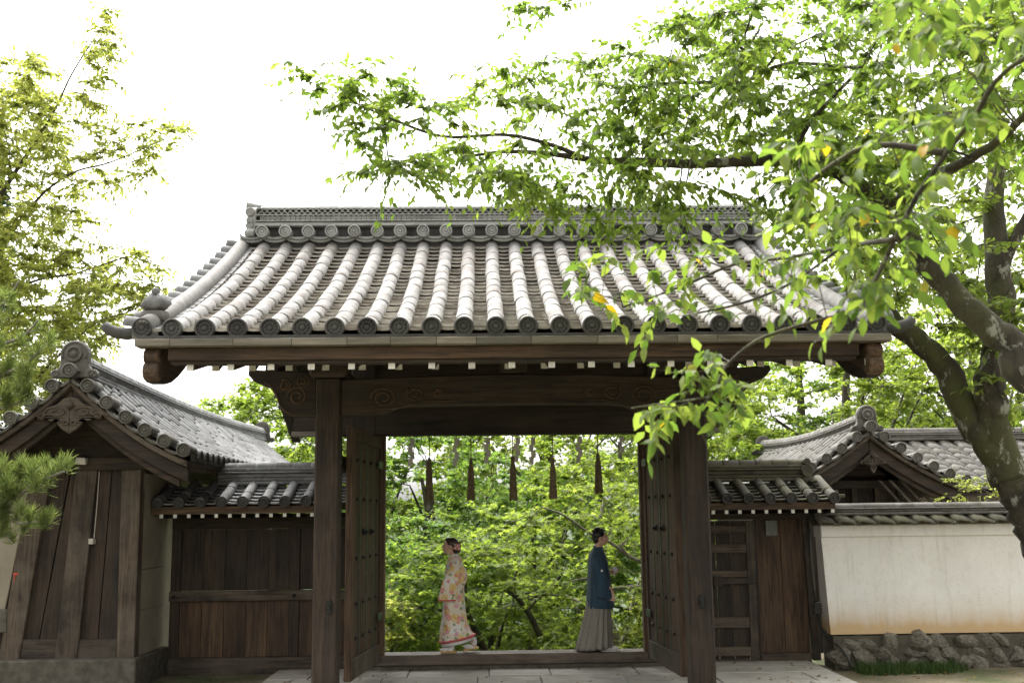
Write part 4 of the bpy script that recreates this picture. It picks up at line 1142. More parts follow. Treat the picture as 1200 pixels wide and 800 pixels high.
# pantiled roof beyond
pr = thing('pantile_roof_hall', (9.0, 20.5, GZ), 'hall with a wavy brown pantile roof seen behind the tree trunk', 'building')
sl = Slope((0, 18.7, 2.38), (1, 0, 0), (0, 1, 0), 2.3, 1.0, .05)
X0, X1 = 6.4, 13.4
rf = sl.deck(X0, X1, .06, 3, -.05).build('roof', 'dark_wood_X', pr)
bk = Slope((0, 23.3, 2.38), (1, 0, 0), (0, -1, 0), 2.3, 1.0, .05); bk.deck(X0, X1, .06, 3, -.051).build('roof_boarding', 'dark_wood_X', rf)
nc = 9; pm = pantile_mesh(.29, sl.len / nc * 1.15, 'tile_weathered', .034, .022)
for k in range(24):
    for c in range(nc):
        inst('pantile', pm, sl.mat(X0 + .15 + .29 * k, c / nc, (c + 1) / nc, .022) @ Matrix.Rotation(.035, 4, 'X'), rf)
ridge(rf, (X0, 21.0, 3.38), (X1, 21.0, 3.38), [(.16, .05), (.13, .05), (.15, .025), (.11, .05)], .085, 'tile_weathered', caplen=.32)
MB().box(X0 + .3, X1 - .3, 19.3, 22.6, -1.5, 2.5).build('wall', 'cream_plaster', pr)

# fallen leaves on the paving and the earth beside it
n = 260
fx_ = rng.uniform(-4.2, 8.0, n); fy_ = rng.uniform(12.9, 15.2, n); k_ = (np.abs(fx_ - 1.0) > 1.9) | (rng.uniform(0, 1, n) < .35); k_ &= ~((fx_ < -4.0) | ((fx_ > 4.4) & (fy_ > 14.6)))
fx_, fy_ = fx_[k_], fy_[k_]; n = len(fx_); an = rng.uniform(0, 6.28, n); L_ = rng.uniform(.03, .07, n)
V = np.zeros((n, 4, 3)); zz = np.where((fx_ > -2.75) & (fx_ < 4.35), GZ + .012, .02)
for j, (u, w, h) in enumerate(((0, 0, 0), (.5, .28, .012), (1, 0, .004), (.5, -.28, .016))):
    V[:, j] = np.c_[fx_ + L_ * (u * np.cos(an) - w * np.sin(an)), fy_ + L_ * (u * np.sin(an) + w * np.cos(an)), zz + h]
leaf_mat('fallen_leaf', (0.10, 0.045, 0.015), (0.20, 0.12, 0.03), (0.26, 0.20, 0.05), 0.2)
me = np_mesh('fallen_leaves', V.reshape(-1, 3), np.arange(4 * n).reshape(-1, 4), np.repeat(rng.uniform(0, 1, n), 4), 'fallen_leaf')
o = bpy.data.objects.new('fallen_leaves', me); COL.objects.link(o); tag(o, 'dry fallen leaves scattered on the paving and earth', 'leaves', kind='stuff')
# ------------------------------------------------------------------ trees
def unit(a): return a / np.maximum(np.linalg.norm(a, axis=-1, keepdims=True), 1e-9)
def px_points(xs_, ys_, Ys_):
    """picture directions turned into points at the given depths"""
    fw, rt_, up_ = (np.array(v_) for v_ in (FW, RT, UP))
    d = fw + np.outer((xs_ - 600) / F_PX, rt_) + np.outer((400 - ys_) / F_PX, up_)
    return np.array(CAM) + d * (Ys_ / d[:, 1])[:, None]
def in_poly(x, y, poly):
    r = np.zeros(len(x), bool); n = len(poly)
    for i in range(n):
        x0, y0 = poly[i]; x1, y1 = poly[(i + 1) % n]
        c = ((y0 > y) != (y1 > y)) & (x < (x1 - x0) * (y - y0) / (y1 - y0 + 1e-12) + x0); r ^= c
    return r
def poly_targets(poly, n, Y0, Y1, sep=0.0):
    p = np.array(poly, float); lo, hi = p.min(0), p.max(0); X, Y = [], []
    while len(X) < n:
        x = rng.uniform(lo[0], hi[0], n * 3); y = rng.uniform(lo[1], hi[1], n * 3); k = in_poly(x, y, poly)
        X += list(x[k]); Y += list(y[k])
    X, Y = np.array(X[:n]), np.array(Y[:n])
    return px_points(X, Y, rng.uniform(Y0, Y1, n))
def path_pts(pts, sub=4):
    """Catmull-Rom through 3D points with radii (x, y, z, r)"""
    P = np.array(pts, float); out = []
    for i in range(len(P) - 1):
        p0, p1, p2, p3 = P[max(i - 1, 0)], P[i], P[i + 1], P[min(i + 2, len(P) - 1)]
        for k in range(sub):
            t_ = k / sub
            out.append(.5 * (2 * p1 + (p2 - p0) * t_ + (2 * p0 - 5 * p1 + 4 * p2 - p3) * t_ ** 2 + (3 * p1 - p0 - 3 * p2 + p3) * t_ ** 3))
    out.append(P[-1]); return np.array(out)
def px_path(pts):
    """(px, py, depth, diameter in px) -> points with radius"""
    o = []
    for (x, y, Y, d) in pts:
        q = at(x, y, Y); o.append((q.x, q.y, q.z, d / 2 / F_PX * (q - CAM).dot(FW)))
    return o
def limb(mb, pts, n=10, wob=.02, sub=5):
    P = path_pts(pts, sub)
    W = P[:, :3] + rng.normal(0, 1, (len(P), 3)) * (P[:, 3:4] * wob * 4)
    W[0] = P[0, :3]
    mb.tube([Vector(q) for q in W], [max(.004, r * (1 + rng.normal(0, .018))) for r in P[:, 3]], n)
    return P
def grow(seeds, targets, step=.3, arch=.1, jit=.05, order_from=None):
    """connect every target to the nearest branch point; returns nodes, parents, ids of the tips"""
    nodes = [np.array(s_, float) for s_ in seeds]; par = [-1] * len(nodes)
    A = np.zeros((len(nodes) + len(targets) * 14 + 10, 3)); A[:len(nodes)] = nodes; n = len(nodes)
    d0 = np.min(np.linalg.norm(targets[:, None] - A[None, :n], axis=2), axis=1)
    tips = []; par = list(par)
    for ti in np.argsort(d0):
        T = targets[ti]; d = np.linalg.norm(A[:n] - T, axis=1); i = int(np.argmin(d)); D = d[i]
        k = int(min(12, max(1, round(D / step)))); prev = i; S = A[i].copy()
        for j in range(1, k + 1):
            u = j / k; q = S + (T - S) * u + np.array([0, 0, arch * D * math.sin(PI * u)])
            if j < k: q = q + rng.normal(0, jit * min(D, 1.0), 3)
            A[n] = q; par.append(prev); prev = n; n += 1
        tips.append(prev)
    return A[:n].copy(), np.array(par), np.array(tips)
def branch_mesh(nodes, par, nseed, rmin, rmax, expo=.5):
    n = len(nodes); cnt = np.zeros(n); ch = [[] for _ in range(n)]
    for i in range(nseed, n): ch[par[i]].append(i)
    for i in range(n - 1, nseed - 1, -1):
        if not ch[i]: cnt[i] = 1
        cnt[par[i]] += cnt[i]
    rad = np.minimum(rmax, rmin * np.maximum(cnt, 1) ** expo)
    mb = MB()
    starts = [(s_, c) for s_ in range(nseed) for c in ch[s_]]
    while starts:
        a, b = starts.pop(); path = [a, b]
        while ch[path[-1]]:
            cs = sorted(ch[path[-1]], key=lambda c: -cnt[c]); path.append(cs[0]); starts += [(path[-2], c) for c in cs[1:]]
        rr = [rad[path[1]]] + [rad[p] for p in path[1:]]
        rr[-1] *= .6
        mb.tube([Vector(nodes[p]) for p in path], [float(r_) for r_ in rr], 6 if rr[0] > .02 else 4, False)
    return mb
def sprays(nodes, par, tips, k, m, ln, leaf, flat=.35, droop=.15, spread=1.0):
    """k twiglets of m leaves at every tip; returns leaf bases, directions, normals and the twig lines"""
    T = nodes[tips]; out = unit(T - nodes[par[tips]] + rng.normal(0, .05, T.shape))
    nt_ = len(T)
    d = unit(out[:, None, :] * .8 + rng.normal(0, spread, (nt_, k, 3)) * np.array([1, 1, flat]))
    L = ln * rng.uniform(.5, 1.2, (nt_, k))
    base = T[:, None, :] - d * (L * .12)[..., None]
    u = (np.arange(m) + rng.uniform(.2, .9, (nt_, k, m))) / m
    sag = np.zeros((nt_, k, m, 3)); sag[..., 2] = -(u ** 2) * (L * droop)[..., None]
    P = base[:, :, None, :] + d[:, :, None, :] * (L[..., None] * u)[..., None] + sag
    side = unit(np.cross(d, np.array([0, 0, 1.0])) + 1e-6)
    sg = np.where(np.arange(m) % 2 == 0, 1.0, -1.0)
    ld = unit(d[:, :, None, :] * .6 + side[:, :, None, :] * (sg[None, None, :, None] * .8) + rng.normal(0, .35, P.shape) + np.array([0, 0, -droop * 1.6]))
    nr = unit(np.array([0, 0, 1.0]) + rng.normal(0, .45, P.shape))
    end = base + d * L[..., None]; end[..., 2] -= L * droop
    return P.reshape(-1, 3), ld.reshape(-1, 3), nr.reshape(-1, 3), base.reshape(-1, 3), end.reshape(-1, 3)
def leaf_mesh(name, P, D, N, size, mat, wid=.5, rvar=.3, fold=.12, clump=None):
    n = len(P); L = size * rng.uniform(1 - rvar, 1 + rvar, n)[:, None]
    N = unit(N - D * np.sum(N * D, 1, keepdims=True)); S = np.cross(D, N)
    W = L * wid * .5
    V = np.empty((n, 4, 3))
    V[:, 0] = P; V[:, 1] = P + D * L * .45 + S * W + N * L * fold; V[:, 2] = P + D * L - N * L * .08; V[:, 3] = P + D * L * .45 - S * W + N * L * fold
    k = np.arange(n)[:, None] * 4
    F = np.concatenate([k + np.array([[0, 3, 2]]), k + np.array([[0, 2, 1]])], 1).reshape(-1, 3)
    r = rng.uniform(0, 1, n)
    if clump is not None: r = np.clip(.55 * r + .45 * clump, 0, .999)
    return np_mesh(name, V.reshape(-1, 3), F, np.repeat(r, 4), mat)
def curl_leaf_mesh(name, P, D, N, size, mat, wid=.5, rvar=.42, clump=None):
    """pointed oval leaves, each with its own fold, droop and curl"""
    n = len(P); L = (size * rng.uniform(1 - rvar, 1 + rvar * .8, n))[:, None]
    N = unit(N - D * np.sum(N * D, 1, keepdims=True)); S = np.cross(D, N)
    W = L * wid * .5 * rng.uniform(.75, 1.15, (n, 1)); fo = rng.uniform(.0, .45, (n, 1)); dr = rng.uniform(-.05, .38, (n, 1)); tw = rng.normal(0, .25, (n, 1))
    V = np.empty((n, 8, 3))
    def c(u): return P + D * L * u - N * L * dr * u * u
    V[:, 0] = P; V[:, 1] = c(.38); V[:, 2] = c(.72); V[:, 3] = c(1.0) + S * L * tw * .2
    for i, u, w in ((4, .34, 1.0), (6, .68, .74)):
        V[:, i] = c(u) + S * W * w + N * W * w * (fo + tw * .5); V[:, i + 1] = c(u) - S * W * w + N * W * w * (fo - tw * .5)
    k = np.arange(n)[:, None] * 8
    tri = np.array([0, 1, 4, 1, 6, 4, 1, 2, 6, 2, 3, 6, 0, 5, 1, 1, 5, 7, 1, 7, 2, 2, 7, 3])
    F = (k + tri[None, :]).reshape(-1, 3); r = rng.uniform(0, 1, n)
    if clump is not None: r = np.clip(.6 * r + .4 * clump, 0, .999)
    return np_mesh(name, V.reshape(-1, 3), F, np.repeat(r, 8), mat, True)
def star_mesh(name, P, N, size, mat, clump=None):
    """maple leaf: five pointed lobes as a fan"""
    n = len(P); L = size * rng.uniform(.6, 1.25, n)
    N = unit(N); A = unit(np.cross(N, rng.normal(0, 1, N.shape))); B = np.cross(N, A)
    ang = np.radians([-150, -105, -62, -36, 0, 36, 62, 105, 150]); rad = np.array([.10, .72, .34, .95, .36, 1.0, .36, .95, .34])
    ang = np.radians([180, -112, -84, -56, -28, 0, 28, 56, 84, 112]); rad = np.array([.12, .62, .30, .88, .34, 1.0, .34, .88, .30, .62])
    q = len(ang); V = np.empty((n, q, 3))
    for j in range(q):
        V[:, j] = P + (A * math.cos(ang[j]) + B * math.sin(ang[j])) * (L * rad[j])[:, None] - N * (L * .12 * rad[j])[:, None]
    k = np.arange(n)[:, None] * q
    tri = np.array([[0, j, j + 1] for j in range(1, q - 1)]).ravel()
    F = (k + tri[None, :]).reshape(-1, 3)
    r = rng.uniform(0, 1, n)
    if clump is not None: r = np.clip(.5 * r + .5 * clump, 0, .999)
    return np_mesh(name, V.reshape(-1, 3), F, np.repeat(r, q), mat)
def twig_mesh(name, A, B, r, mat):
    n = len(A); d = unit(B - A); s1 = unit(np.cross(d, np.array([.3, .2, 1.0]))) ; s2 = np.cross(d, s1)
    V = np.empty((n, 6, 3))
    for j in range(3):
        o_ = s1 * math.cos(2.094 * j) + s2 * math.sin(2.094 * j)
        V[:, j] = A + o_ * r; V[:, 3 + j] = B + o_ * r * .5
    k = np.arange(n)[:, None] * 6
    F = np.concatenate([k + np.array([[j, (j + 1) % 3, 3 + (j + 1) % 3, 3 + j]]) for j in range(3)], 1).reshape(-1, 4)
    return np_mesh(name, V.reshape(-1, 3), F, None, mat)
def add_mesh(name, me, parent, kind=None):
    o = bpy.data.objects.new(name, me); attach(o, parent)
    if kind: o['kind'] = kind
    return o
def leafy(tree, seeds, targets, k, m, ln, leaf, lmat, bmat, rmin=.004, rmax=.06, step=.3, flat=.35, droop=.15, wid=.5, arch=.08, star=False, spread=1.0, single=0, twigs=True, curl=True):
    nodes, par, tips = grow(seeds, targets, step, arch)
    branch_mesh(nodes, par, len(seeds), rmin, rmax).build('branches', bmat, tree, smooth=True, kind='stuff')
    P, D, N, A, B = sprays(nodes, par, tips, k, m, ln, leaf, flat, droop, spread)
    cl = np.repeat(rng.uniform(0, 1, len(tips)), k * m)
    if twigs: add_mesh('twigs', twig_mesh('twigs', A, B, rmin * .6, bmat), tree, 'stuff')
    if single:
        dist = (P - np.array(CAM)) @ np.array(FW); xx = 600 + F_PX * ((P - np.array(CAM)) @ np.array(RT)) / dist; yy = 400 - F_PX * ((P - np.array(CAM)) @ np.array(UP)) / dist
        vis = (xx > 0) & (xx < 1200) & (yy > 0) & (yy < 800); key = np.where(vis, dist, 1e9); idx = np.argsort(key)[:single]
        lm = near_leaf(lmat)
        for i in idx:
            d_ = Vector(D[i]); n_ = Vector(N[i]); n_ = (n_ - d_ * n_.dot(d_)).normalized(); x_ = d_.cross(n_); s_ = leaf * random.uniform(.75, 1.2)
            inst('leaf', lm[random.randrange(3)], frame(Vector(P[i]), x_ * s_, d_ * s_, n_ * s_), tree)
        keep = np.ones(len(P), bool); keep[idx] = False; P, D, N, cl = P[keep], D[keep], N[keep], cl[keep]
    me = star_mesh('crown', P, N, leaf, lmat, cl) if star else curl_leaf_mesh('crown', P, D, N, leaf, lmat, wid, clump=cl) if curl else leaf_mesh('crown', P, D, N, leaf, lmat, wid, clump=cl)
    add_mesh('crown', me, tree, 'stuff')
_NL = {}
def near_leaf(lmat):
    """close-up cherry leaves: pointed oval with midrib fold, curl and toothed edge"""
    if lmat in _NL: return _NL[lmat]
    out = []
    for v_ in range(3):
        m = MB(); n = 8; rows_ = []
        m.tube([(0, -.16, .02), (0, -.02, 0)], .012, 4)
        for i in range(n + 1):
            u = i / n; w = .27 * math.sin(PI * min(1, u * .93 + .03)) ** .8 * (1 - .25 * u) if i < n else .0
            w *= 1 + (.05 if i % 2 else -.03); z = -.16 * u * u * (1 + .4 * v_) + .01
            rows_.append([(-w, u, z + .09 * (w / .27) * (1 + .3 * math.sin(5 * u + v_))), (0, u + (.03 if i == n else 0), z), (w, u, z + .09 * (w / .27) * (1 - .3 * math.sin(4 * u + v_)))])
        k = len(m.v); m.v += [p for r in rows_ for p in r]
        for i in range(n):
            for j in range(2): m.f.append((k + i * 3 + j, k + i * 3 + j + 1, k + i * 3 + 4 + j, k + i * 3 + 3 + j))
        me = m.mesh('leaf', True, fix=False); out.append(withmat(me, lmat))
    _NL[lmat] = out; return out

# --- forked cherry tree beside the white wall
t1 = thing('cherry_tree', at(1215, 860, 11.6), 'mossy forked cherry tree with lichen on its trunk by the white wall', 'tree')
q = at(1222, 700, 11.6)
mb = MB()
trunk = limb(mb, px_path([(1262, 850, 11.6, 74), (1246, 770, 11.6, 57), (1234, 690, 11.6, 48), (1219, 635, 11.6, 45), (1201, 590, 11.6, 45), (1186, 552, 11.6, 41)]), 14)
la = limb(mb, px_path([(1196, 588, 11.6, 37), (1165, 530, 11.6, 36), (1132, 482, 11.7, 33), (1109, 432, 11.8, 30), (1074, 398, 11.9, 26), (1040, 372, 12.0, 24), (1000, 330, 12.2, 18)]), 12)
lb_ = limb(mb, px_path([(1184, 565, 11.6, 46), (1165, 500, 11.6, 38), (1160, 455, 11.5, 36), (1170, 410, 11.5, 33), (1172, 330, 11.5, 30), (1165, 250, 11.6, 24), (1168, 160, 11.8, 17), (1150, 60, 12, 12)]), 12)
lc_ = limb(mb, px_path([(1172, 320, 11.5, 16), (1195, 270, 11.4, 13), (1225, 220, 11.2, 10)]), 8)
mb.build('trunk', 'bark_cherry', t1, smooth=True, kind=None)
seeds = [p[:3] for P_ in (la[6:], lb_[16:], lc_) for p in P_]
tg = np.concatenate([poly_targets([(985, 190), (1215, 150), (1215, 420), (1120, 400), (1060, 350), (985, 330)], 100, 10.6, 13.5),
                     poly_targets([(1000, -20), (1215, -20), (1215, 200), (1000, 200)], 60, 10.8, 13.5),
                     poly_targets([(905, 240), (1050, 260), (1060, 370), (960, 330)], 30, 11.2, 13.5),
                     poly_targets([(1120, 380), (1215, 330), (1215, 470), (1185, 480)], 16, 10.8, 12.5)])
leafy(t1, seeds, tg, 5, 10, .46, .092, 'leaf_cherry_back', 'bark_cherry', .005, .05, .35, droop=.25)

# --- near cherry: a long bough reaching over the gate roof
t2 = thing('cherry_tree', (7.6, 7.2, .2), 'near cherry tree whose long leafy bough reaches over the gate roof', 'tree')
mb = MB()
b0 = limb(mb, [(7.9, 7.2, .1, .36), (7.5, 7.3, 1.4, .28), (6.6, 7.6, 2.4, .21)] + px_path([(1235, 455, 8.0, 40), (1185, 405, 8.1, 35), (1140, 366, 8.2, 31), (1100, 325, 8.3, 28), (1062, 275, 8.3, 27), (1040, 235, 8.3, 23)]), 12)
b1 = limb(mb, px_path([(1050, 250, 8.3, 22), (1000, 212, 8.3, 19), (960, 192, 8.35, 17), (925, 187, 8.4, 15), (860, 190, 8.45, 12.5), (800, 192, 8.5, 11), (740, 189, 8.55, 10), (700, 188, 8.6, 8), (640, 180, 8.7, 6), (590, 178, 8.8, 4.5), (540, 185, 8.9, 3)]), 10, .012)
b2 = limb(mb, px_path([(690, 187, 8.6, 6), (640, 168, 8.6, 5), (590, 158, 8.6, 4), (520, 160, 8.6, 3.5), (460, 140, 8.6, 3), (415, 120, 8.6, 2)]), 6, .01)
b3 = limb(mb, px_path([(1045, 245, 8.3, 18), (1080, 215, 8.0, 15), (1120, 195, 7.6, 12), (1170, 165, 7.2, 10), (1215, 120, 6.8, 8)]), 8)
b4 = limb(mb, px_path([(930, 186, 8.4, 7), (945, 150, 8.2, 6), (975, 115, 8.0, 5), (1010, 80, 7.8, 4)]), 6)
b5 = limb(mb, px_path([(865, 98, 8.6, 5), (830, 97, 8.7, 4.5), (780, 98, 8.8, 4), (720, 104, 9, 3)]), 6)
b6 = limb(mb, px_path([(1010, 80, 7.8, 4), (920, 75, 8.2, 4), (865, 98, 8.6, 5), (875, 60, 8.6, 4), (890, 35, 8.6, 3)]), 6)
mb.build('trunk', 'bark_cherry', t2, smooth=True)
seeds = [p[:3] for P_ in (b0[18:], b1, b2, b3, b4, b5, b6) for p in P_]
tg = np.concatenate([poly_targets([(395, 95), (450, 105), (520, 100), (560, 85), (620, 75), (700, 60), (760, 90), (760, 235), (640, 225), (560, 205), (480, 215), (430, 180), (400, 140)], 88, 8.0, 9.4),
                     poly_targets([(700, 60), (760, 0), (1000, -20), (1000, 200), (760, 180)], 150, 7.6, 9.6),
                     poly_targets([(560, 190), (680, 200), (900, 200), (900, 230), (720, 250), (600, 230)], 24, 7.8, 9.2),
                     poly_targets([(1000, -20), (1215, -20), (1215, 180), (1000, 220)], 110, 6.6, 9.0),
                     poly_targets([(880, 190), (1080, 190), (1060, 300), (960, 280)], 30, 7.4, 9.2),
                     px_points(np.array([362., 375, 398, 410, 430, 455, 430, 455, 612, 640, 665, 690, 705, 735]), np.array([88., 102, 122, 98, 86, 92, 200, 190, 5, 8, 5, 240, 258, 265]), np.full(14, 8.5))])
leafy(t2, seeds, tg, 6, 10, .38, .072, 'leaf_cherry', 'bark_cherry', .0035, .04, .3, droop=.35, single=0)

# --- closest twigs with large leaves in front of the gate
t3 = thing('cherry_tree', (4.6, 2.4, .3), 'closest cherry tree with big drooping leaves before the roof corner', 'tree')
mb = MB()
c0_ = limb(mb, [(4.6, 2.4, .2, .16), (4.5, 2.5, 2.0, .13), (4.1, 3.2, 3.6, .07), (3.4, 3.9, 4.3, .03)] + px_path([(1215, 60, 4.3, 7), (1140, 140, 4.6, 6.5), (1075, 230, 4.9, 6), (1040, 300, 5.1, 5.5)]), 9)
c1_ = limb(mb, px_path([(1040, 300, 5.1, 6), (1005, 360, 5.1, 5), (960, 375, 5.15, 4.5), (915, 388, 5.2, 4.5), (882, 402, 5.2, 4), (850, 430, 5.2, 3.5), (835, 462, 5.2, 3), (795, 470, 5.25, 2.5), (740, 478, 5.3, 2)]), 6, .01)
c2_ = limb(mb, px_path([(838, 455, 5.2, 3), (822, 480, 5.2, 3), (820, 500, 5.2, 2.5), (828, 520, 5.2, 2)]), 6, .01)
c3_ = limb(mb, px_path([(1050, 280, 5.0, 8), (985, 290, 5.6, 5), (920, 302, 6.0, 4), (860, 310, 6.3, 3.5), (800, 335, 6.5, 3), (730, 360, 6.7, 2)]), 6, .01)
c4_ = limb(mb, px_path([(1110, 180, 4.75, 9), (1030, 170, 4.9, 7), (980, 190, 5.0, 6), (930, 230, 5.1, 4)]), 6, .01)
c5_ = limb(mb, px_path([(985, 290, 5.6, 4), (930, 330, 5.9, 3.2), (870, 355, 6.1, 3), (800, 370, 6.3, 2)]), 6, .01)
mb.build('trunk', 'bark_cherry', t3, smooth=True)
seeds = [p[:3] for P_ in (c0_[18:], c1_[8:], c2_, c3_[6:], c4_, c5_) for p in P_]
tg = np.concatenate([poly_targets([(712, 470), (770, 440), (840, 415), (890, 400), (880, 470), (850, 510), (800, 505), (740, 490)], 16, 5.05, 5.4),
                     poly_targets([(900, 170), (1080, 120), (1120, 260), (1040, 340), (960, 380), (930, 300)], 40, 4.5, 5.5),
                     poly_targets([(1050, -20), (1215, -20), (1215, 160), (1080, 180)], 26, 4.0, 5.2),
                     poly_targets([(660, 300), (900, 280), (960, 330), (880, 370), (720, 385)], 26, 5.9, 6.8)])
leafy(t3, seeds, tg, 2, 6, .22, .085, 'leaf_cherry', 'bark_cherry', .0028, .03, .2, droop=.5, single=300)

# --- tall pale-leaved tree behind the gatehouse
t4 = thing('deciduous_tree', (-9.5, 18.5, -.3), 'tall airy tree with pale yellow-green leaves behind the gatehouse', 'tree')
mb = MB()
d0_ = limb(mb, [(-9.6, 18.5, -.5, .30), (-9.3, 18.5, 2.5, .24), (-8.9, 18.5, 5.0, .18), (-8.6, 18.4, 7.2, .12), (-8.4, 18.3, 9.3, .06)], 10)
d1_ = limb(mb, [(-9.1, 18.5, 4.0, .07)] + px_path([(10, 470, 18, 4), (60, 425, 17.6, 3), (110, 380, 17.4, 2.2), (150, 366, 17.2, 1.5)]), 7)
d2_ = limb(mb, [(-8.8, 18.5, 5.6, .06)] + px_path([(30, 250, 18, 3.5), (80, 205, 17.7, 2.6), (130, 190, 17.5, 1.8), (200, 160, 17.3, 1.2)]), 7)
d3_ = limb(mb, [(-8.6, 18.4, 7.0, .05)] + px_path([(55, 145, 18, 3), (85, 85, 18, 2), (118, 35, 18, 1.2)]), 7)
d4_ = limb(mb, [(-9.0, 18.5, 4.6, .06)] + px_path([(20, 340, 18, 3.5), (90, 320, 17.6, 2.2), (150, 300, 17.4, 1.5)]), 7)
mb.build('trunk', 'bark_dark', t4, smooth=True)
seeds = [p[:3] for P_ in (d0_[6:], d1_, d2_, d3_, d4_) for p in P_]
tg = np.concatenate([poly_targets([(-40, 60), (20, 50), (60, 90), (75, 180), (110, 200), (120, 280), (140, 300), (150, 360), (120, 420), (90, 480), (-40, 480)], 370, 16.8, 19.6),
                     poly_targets([(75, 150), (125, 10), (140, 40), (120, 110), (100, 170)], 26, 17.6, 18.6),
                     poly_targets([(90, 190), (130, 130), (215, 145), (215, 190), (130, 215)], 26, 17.0, 18.2),
                     poly_targets([(110, 310), (170, 290), (225, 340), (200, 370), (130, 370)], 22, 17.0, 18.2),
                     poly_targets([(-40, 260), (90, 300), (150, 360), (140, 400), (60, 480), (-40, 480)], 60, 17, 19)])
leafy(t4, seeds, tg, 6, 12, .48, .092, 'leaf_light', 'bark_dark', .004, .03, .4, droop=.2)

# --- dark conifer showing through it
def conifer(x, y, z0, h, w, label, n=900):
    t_ = thing('conifer', (x, y, z0), label, 'tree', 'conifers behind the gatehouse')
    MB().tube([(x, y, z0), (x, y, z0 + h * .5), (x, y, z0 + h)], [.22, .14, .02], 8).build('trunk', 'bark_dark', t_, smooth=True)
    u = rng.uniform(.12, 1, n) ** .8; an = rng.uniform(0, 2 * PI, n); rr = w * (1.02 - u) ** .8 * rng.uniform(.35, 1, n)
    C = np.c_[x + rr * np.cos(an), y + rr * np.sin(an), z0 + h * u - .25 * rr]
    k = 26; P = (C[:, None] + rng.normal(0, .16, (n, k, 3)) * np.array([1, 1, .6])).reshape(-1, 3)
    D = unit(np.repeat(np.c_[np.cos(an), np.sin(an), np.full(n, -.2)], k, 0) + rng.normal(0, .5, P.shape))
    N = unit(np.array([0, 0, 1.]) + rng.normal(0, .5, P.shape))
    add_mesh('crown', leaf_mesh('crown', P, D, N, .16, 'leaf_dark', .45, clump=np.repeat(rng.uniform(0, 1, n), k)), t_, 'stuff')
conifer(-13.6, 29.0, -2, 15.5, 2.3, 'dark conifer showing through the pale-leaved tree')

# --- pine by the gatehouse: trunk out of the picture, boughs with needle tufts reaching in
t5 = thing('pine_tree', (-7.4, 11.4, .1), 'pine tree with needle-tufted boughs reaching before the gatehouse', 'tree')
mb = MB()
e0_ = limb(mb, [(-7.4, 11.4, .0, .24), (-7.3, 11.4, 1.5, .20), (-7.5, 11.4, 3.0, .16), (-7.3, 11.4, 4.6, .10), (-7.2, 11.4, 5.4, .05)], 10)
pts_b = []
for pts in ([(-60, 470, 11.3, 9), (0, 440, 11.2, 6), (25, 430, 11.1, 4), (45, 412, 11.0, 2)], [(-60, 430, 11.4, 8), (-10, 408, 11.3, 5), (25, 395, 11.2, 3), (45, 375, 11.1, 2)],
            [(-60, 620, 11.2, 8), (0, 600, 11.0, 5), (35, 570, 10.9, 3.5), (75, 552, 10.8, 2)], [(0, 600, 11.0, 4), (20, 612, 10.9, 3), (55, 610, 10.8, 2)],
            [(-60, 500, 11.3, 7), (0, 480, 11.1, 4), (25, 470, 11.0, 2.5)], [(-50, 395, 11.4, 7), (0, 360, 11.4, 4), (22, 330, 11.3, 2)], [(-40, 640, 11.2, 5), (0, 625, 11.0, 3), (14, 632, 10.9, 2)]):
    P_ = px_path(pts); pts_b.append(limb(mb, [(-7.4, 11.4, P_[0][2] - .35, .07)] + P_, 7))
mb.build('trunk', 'bark_pale', t5, smooth=True)
seeds = [p[:3] for P_ in pts_b for p in P_[6:]]
tg = np.concatenate([poly_targets([(-30, 400), (45, 388), (62, 400), (55, 425), (30, 450), (-30, 470)], 22, 10.8, 11.5), poly_targets([(-30, 445), (25, 445), (35, 465), (10, 488), (-30, 490)], 10, 10.8, 11.5),
                     poly_targets([(-30, 350), (10, 350), (25, 380), (0, 400), (-30, 400)], 8, 11, 11.6),
                     poly_targets([(-30, 545), (40, 540), (85, 545), (80, 562), (40, 580), (-30, 590)], 34, 10.7, 11.2), poly_targets([(-30, 585), (30, 595), (62, 608), (50, 622), (20, 622), (-30, 640)], 26, 10.7, 11.2)])
nodes, par, tips = grow(seeds, tg, .12, .15, .08)
branch_mesh(nodes, par, len(seeds), .005, .03).build('branches', 'bark_pale', t5, smooth=True, kind='stuff')
T = np.concatenate([nodes[tips], nodes[par[tips]]]); out = unit(np.concatenate([nodes[tips] - nodes[par[tips]]] * 2) + np.array([0, 0, .5]))
k = 80; n = len(T)
D = unit(out[:, None] * .75 + rng.normal(0, .55, (n, k, 3)) + np.array([0, 0, .18])).reshape(-1, 3)
P = (T[:, None] + out[:, None] * rng.uniform(-.06, .05, (n, k, 1))).reshape(-1, 3)
N = unit(rng.normal(0, 1, P.shape))
add_mesh('needles', leaf_mesh('needles', P, D, N, .125, 'needle', .045, .25, .0, np.repeat(rng.uniform(0, 1, n), k)), t5, 'stuff')

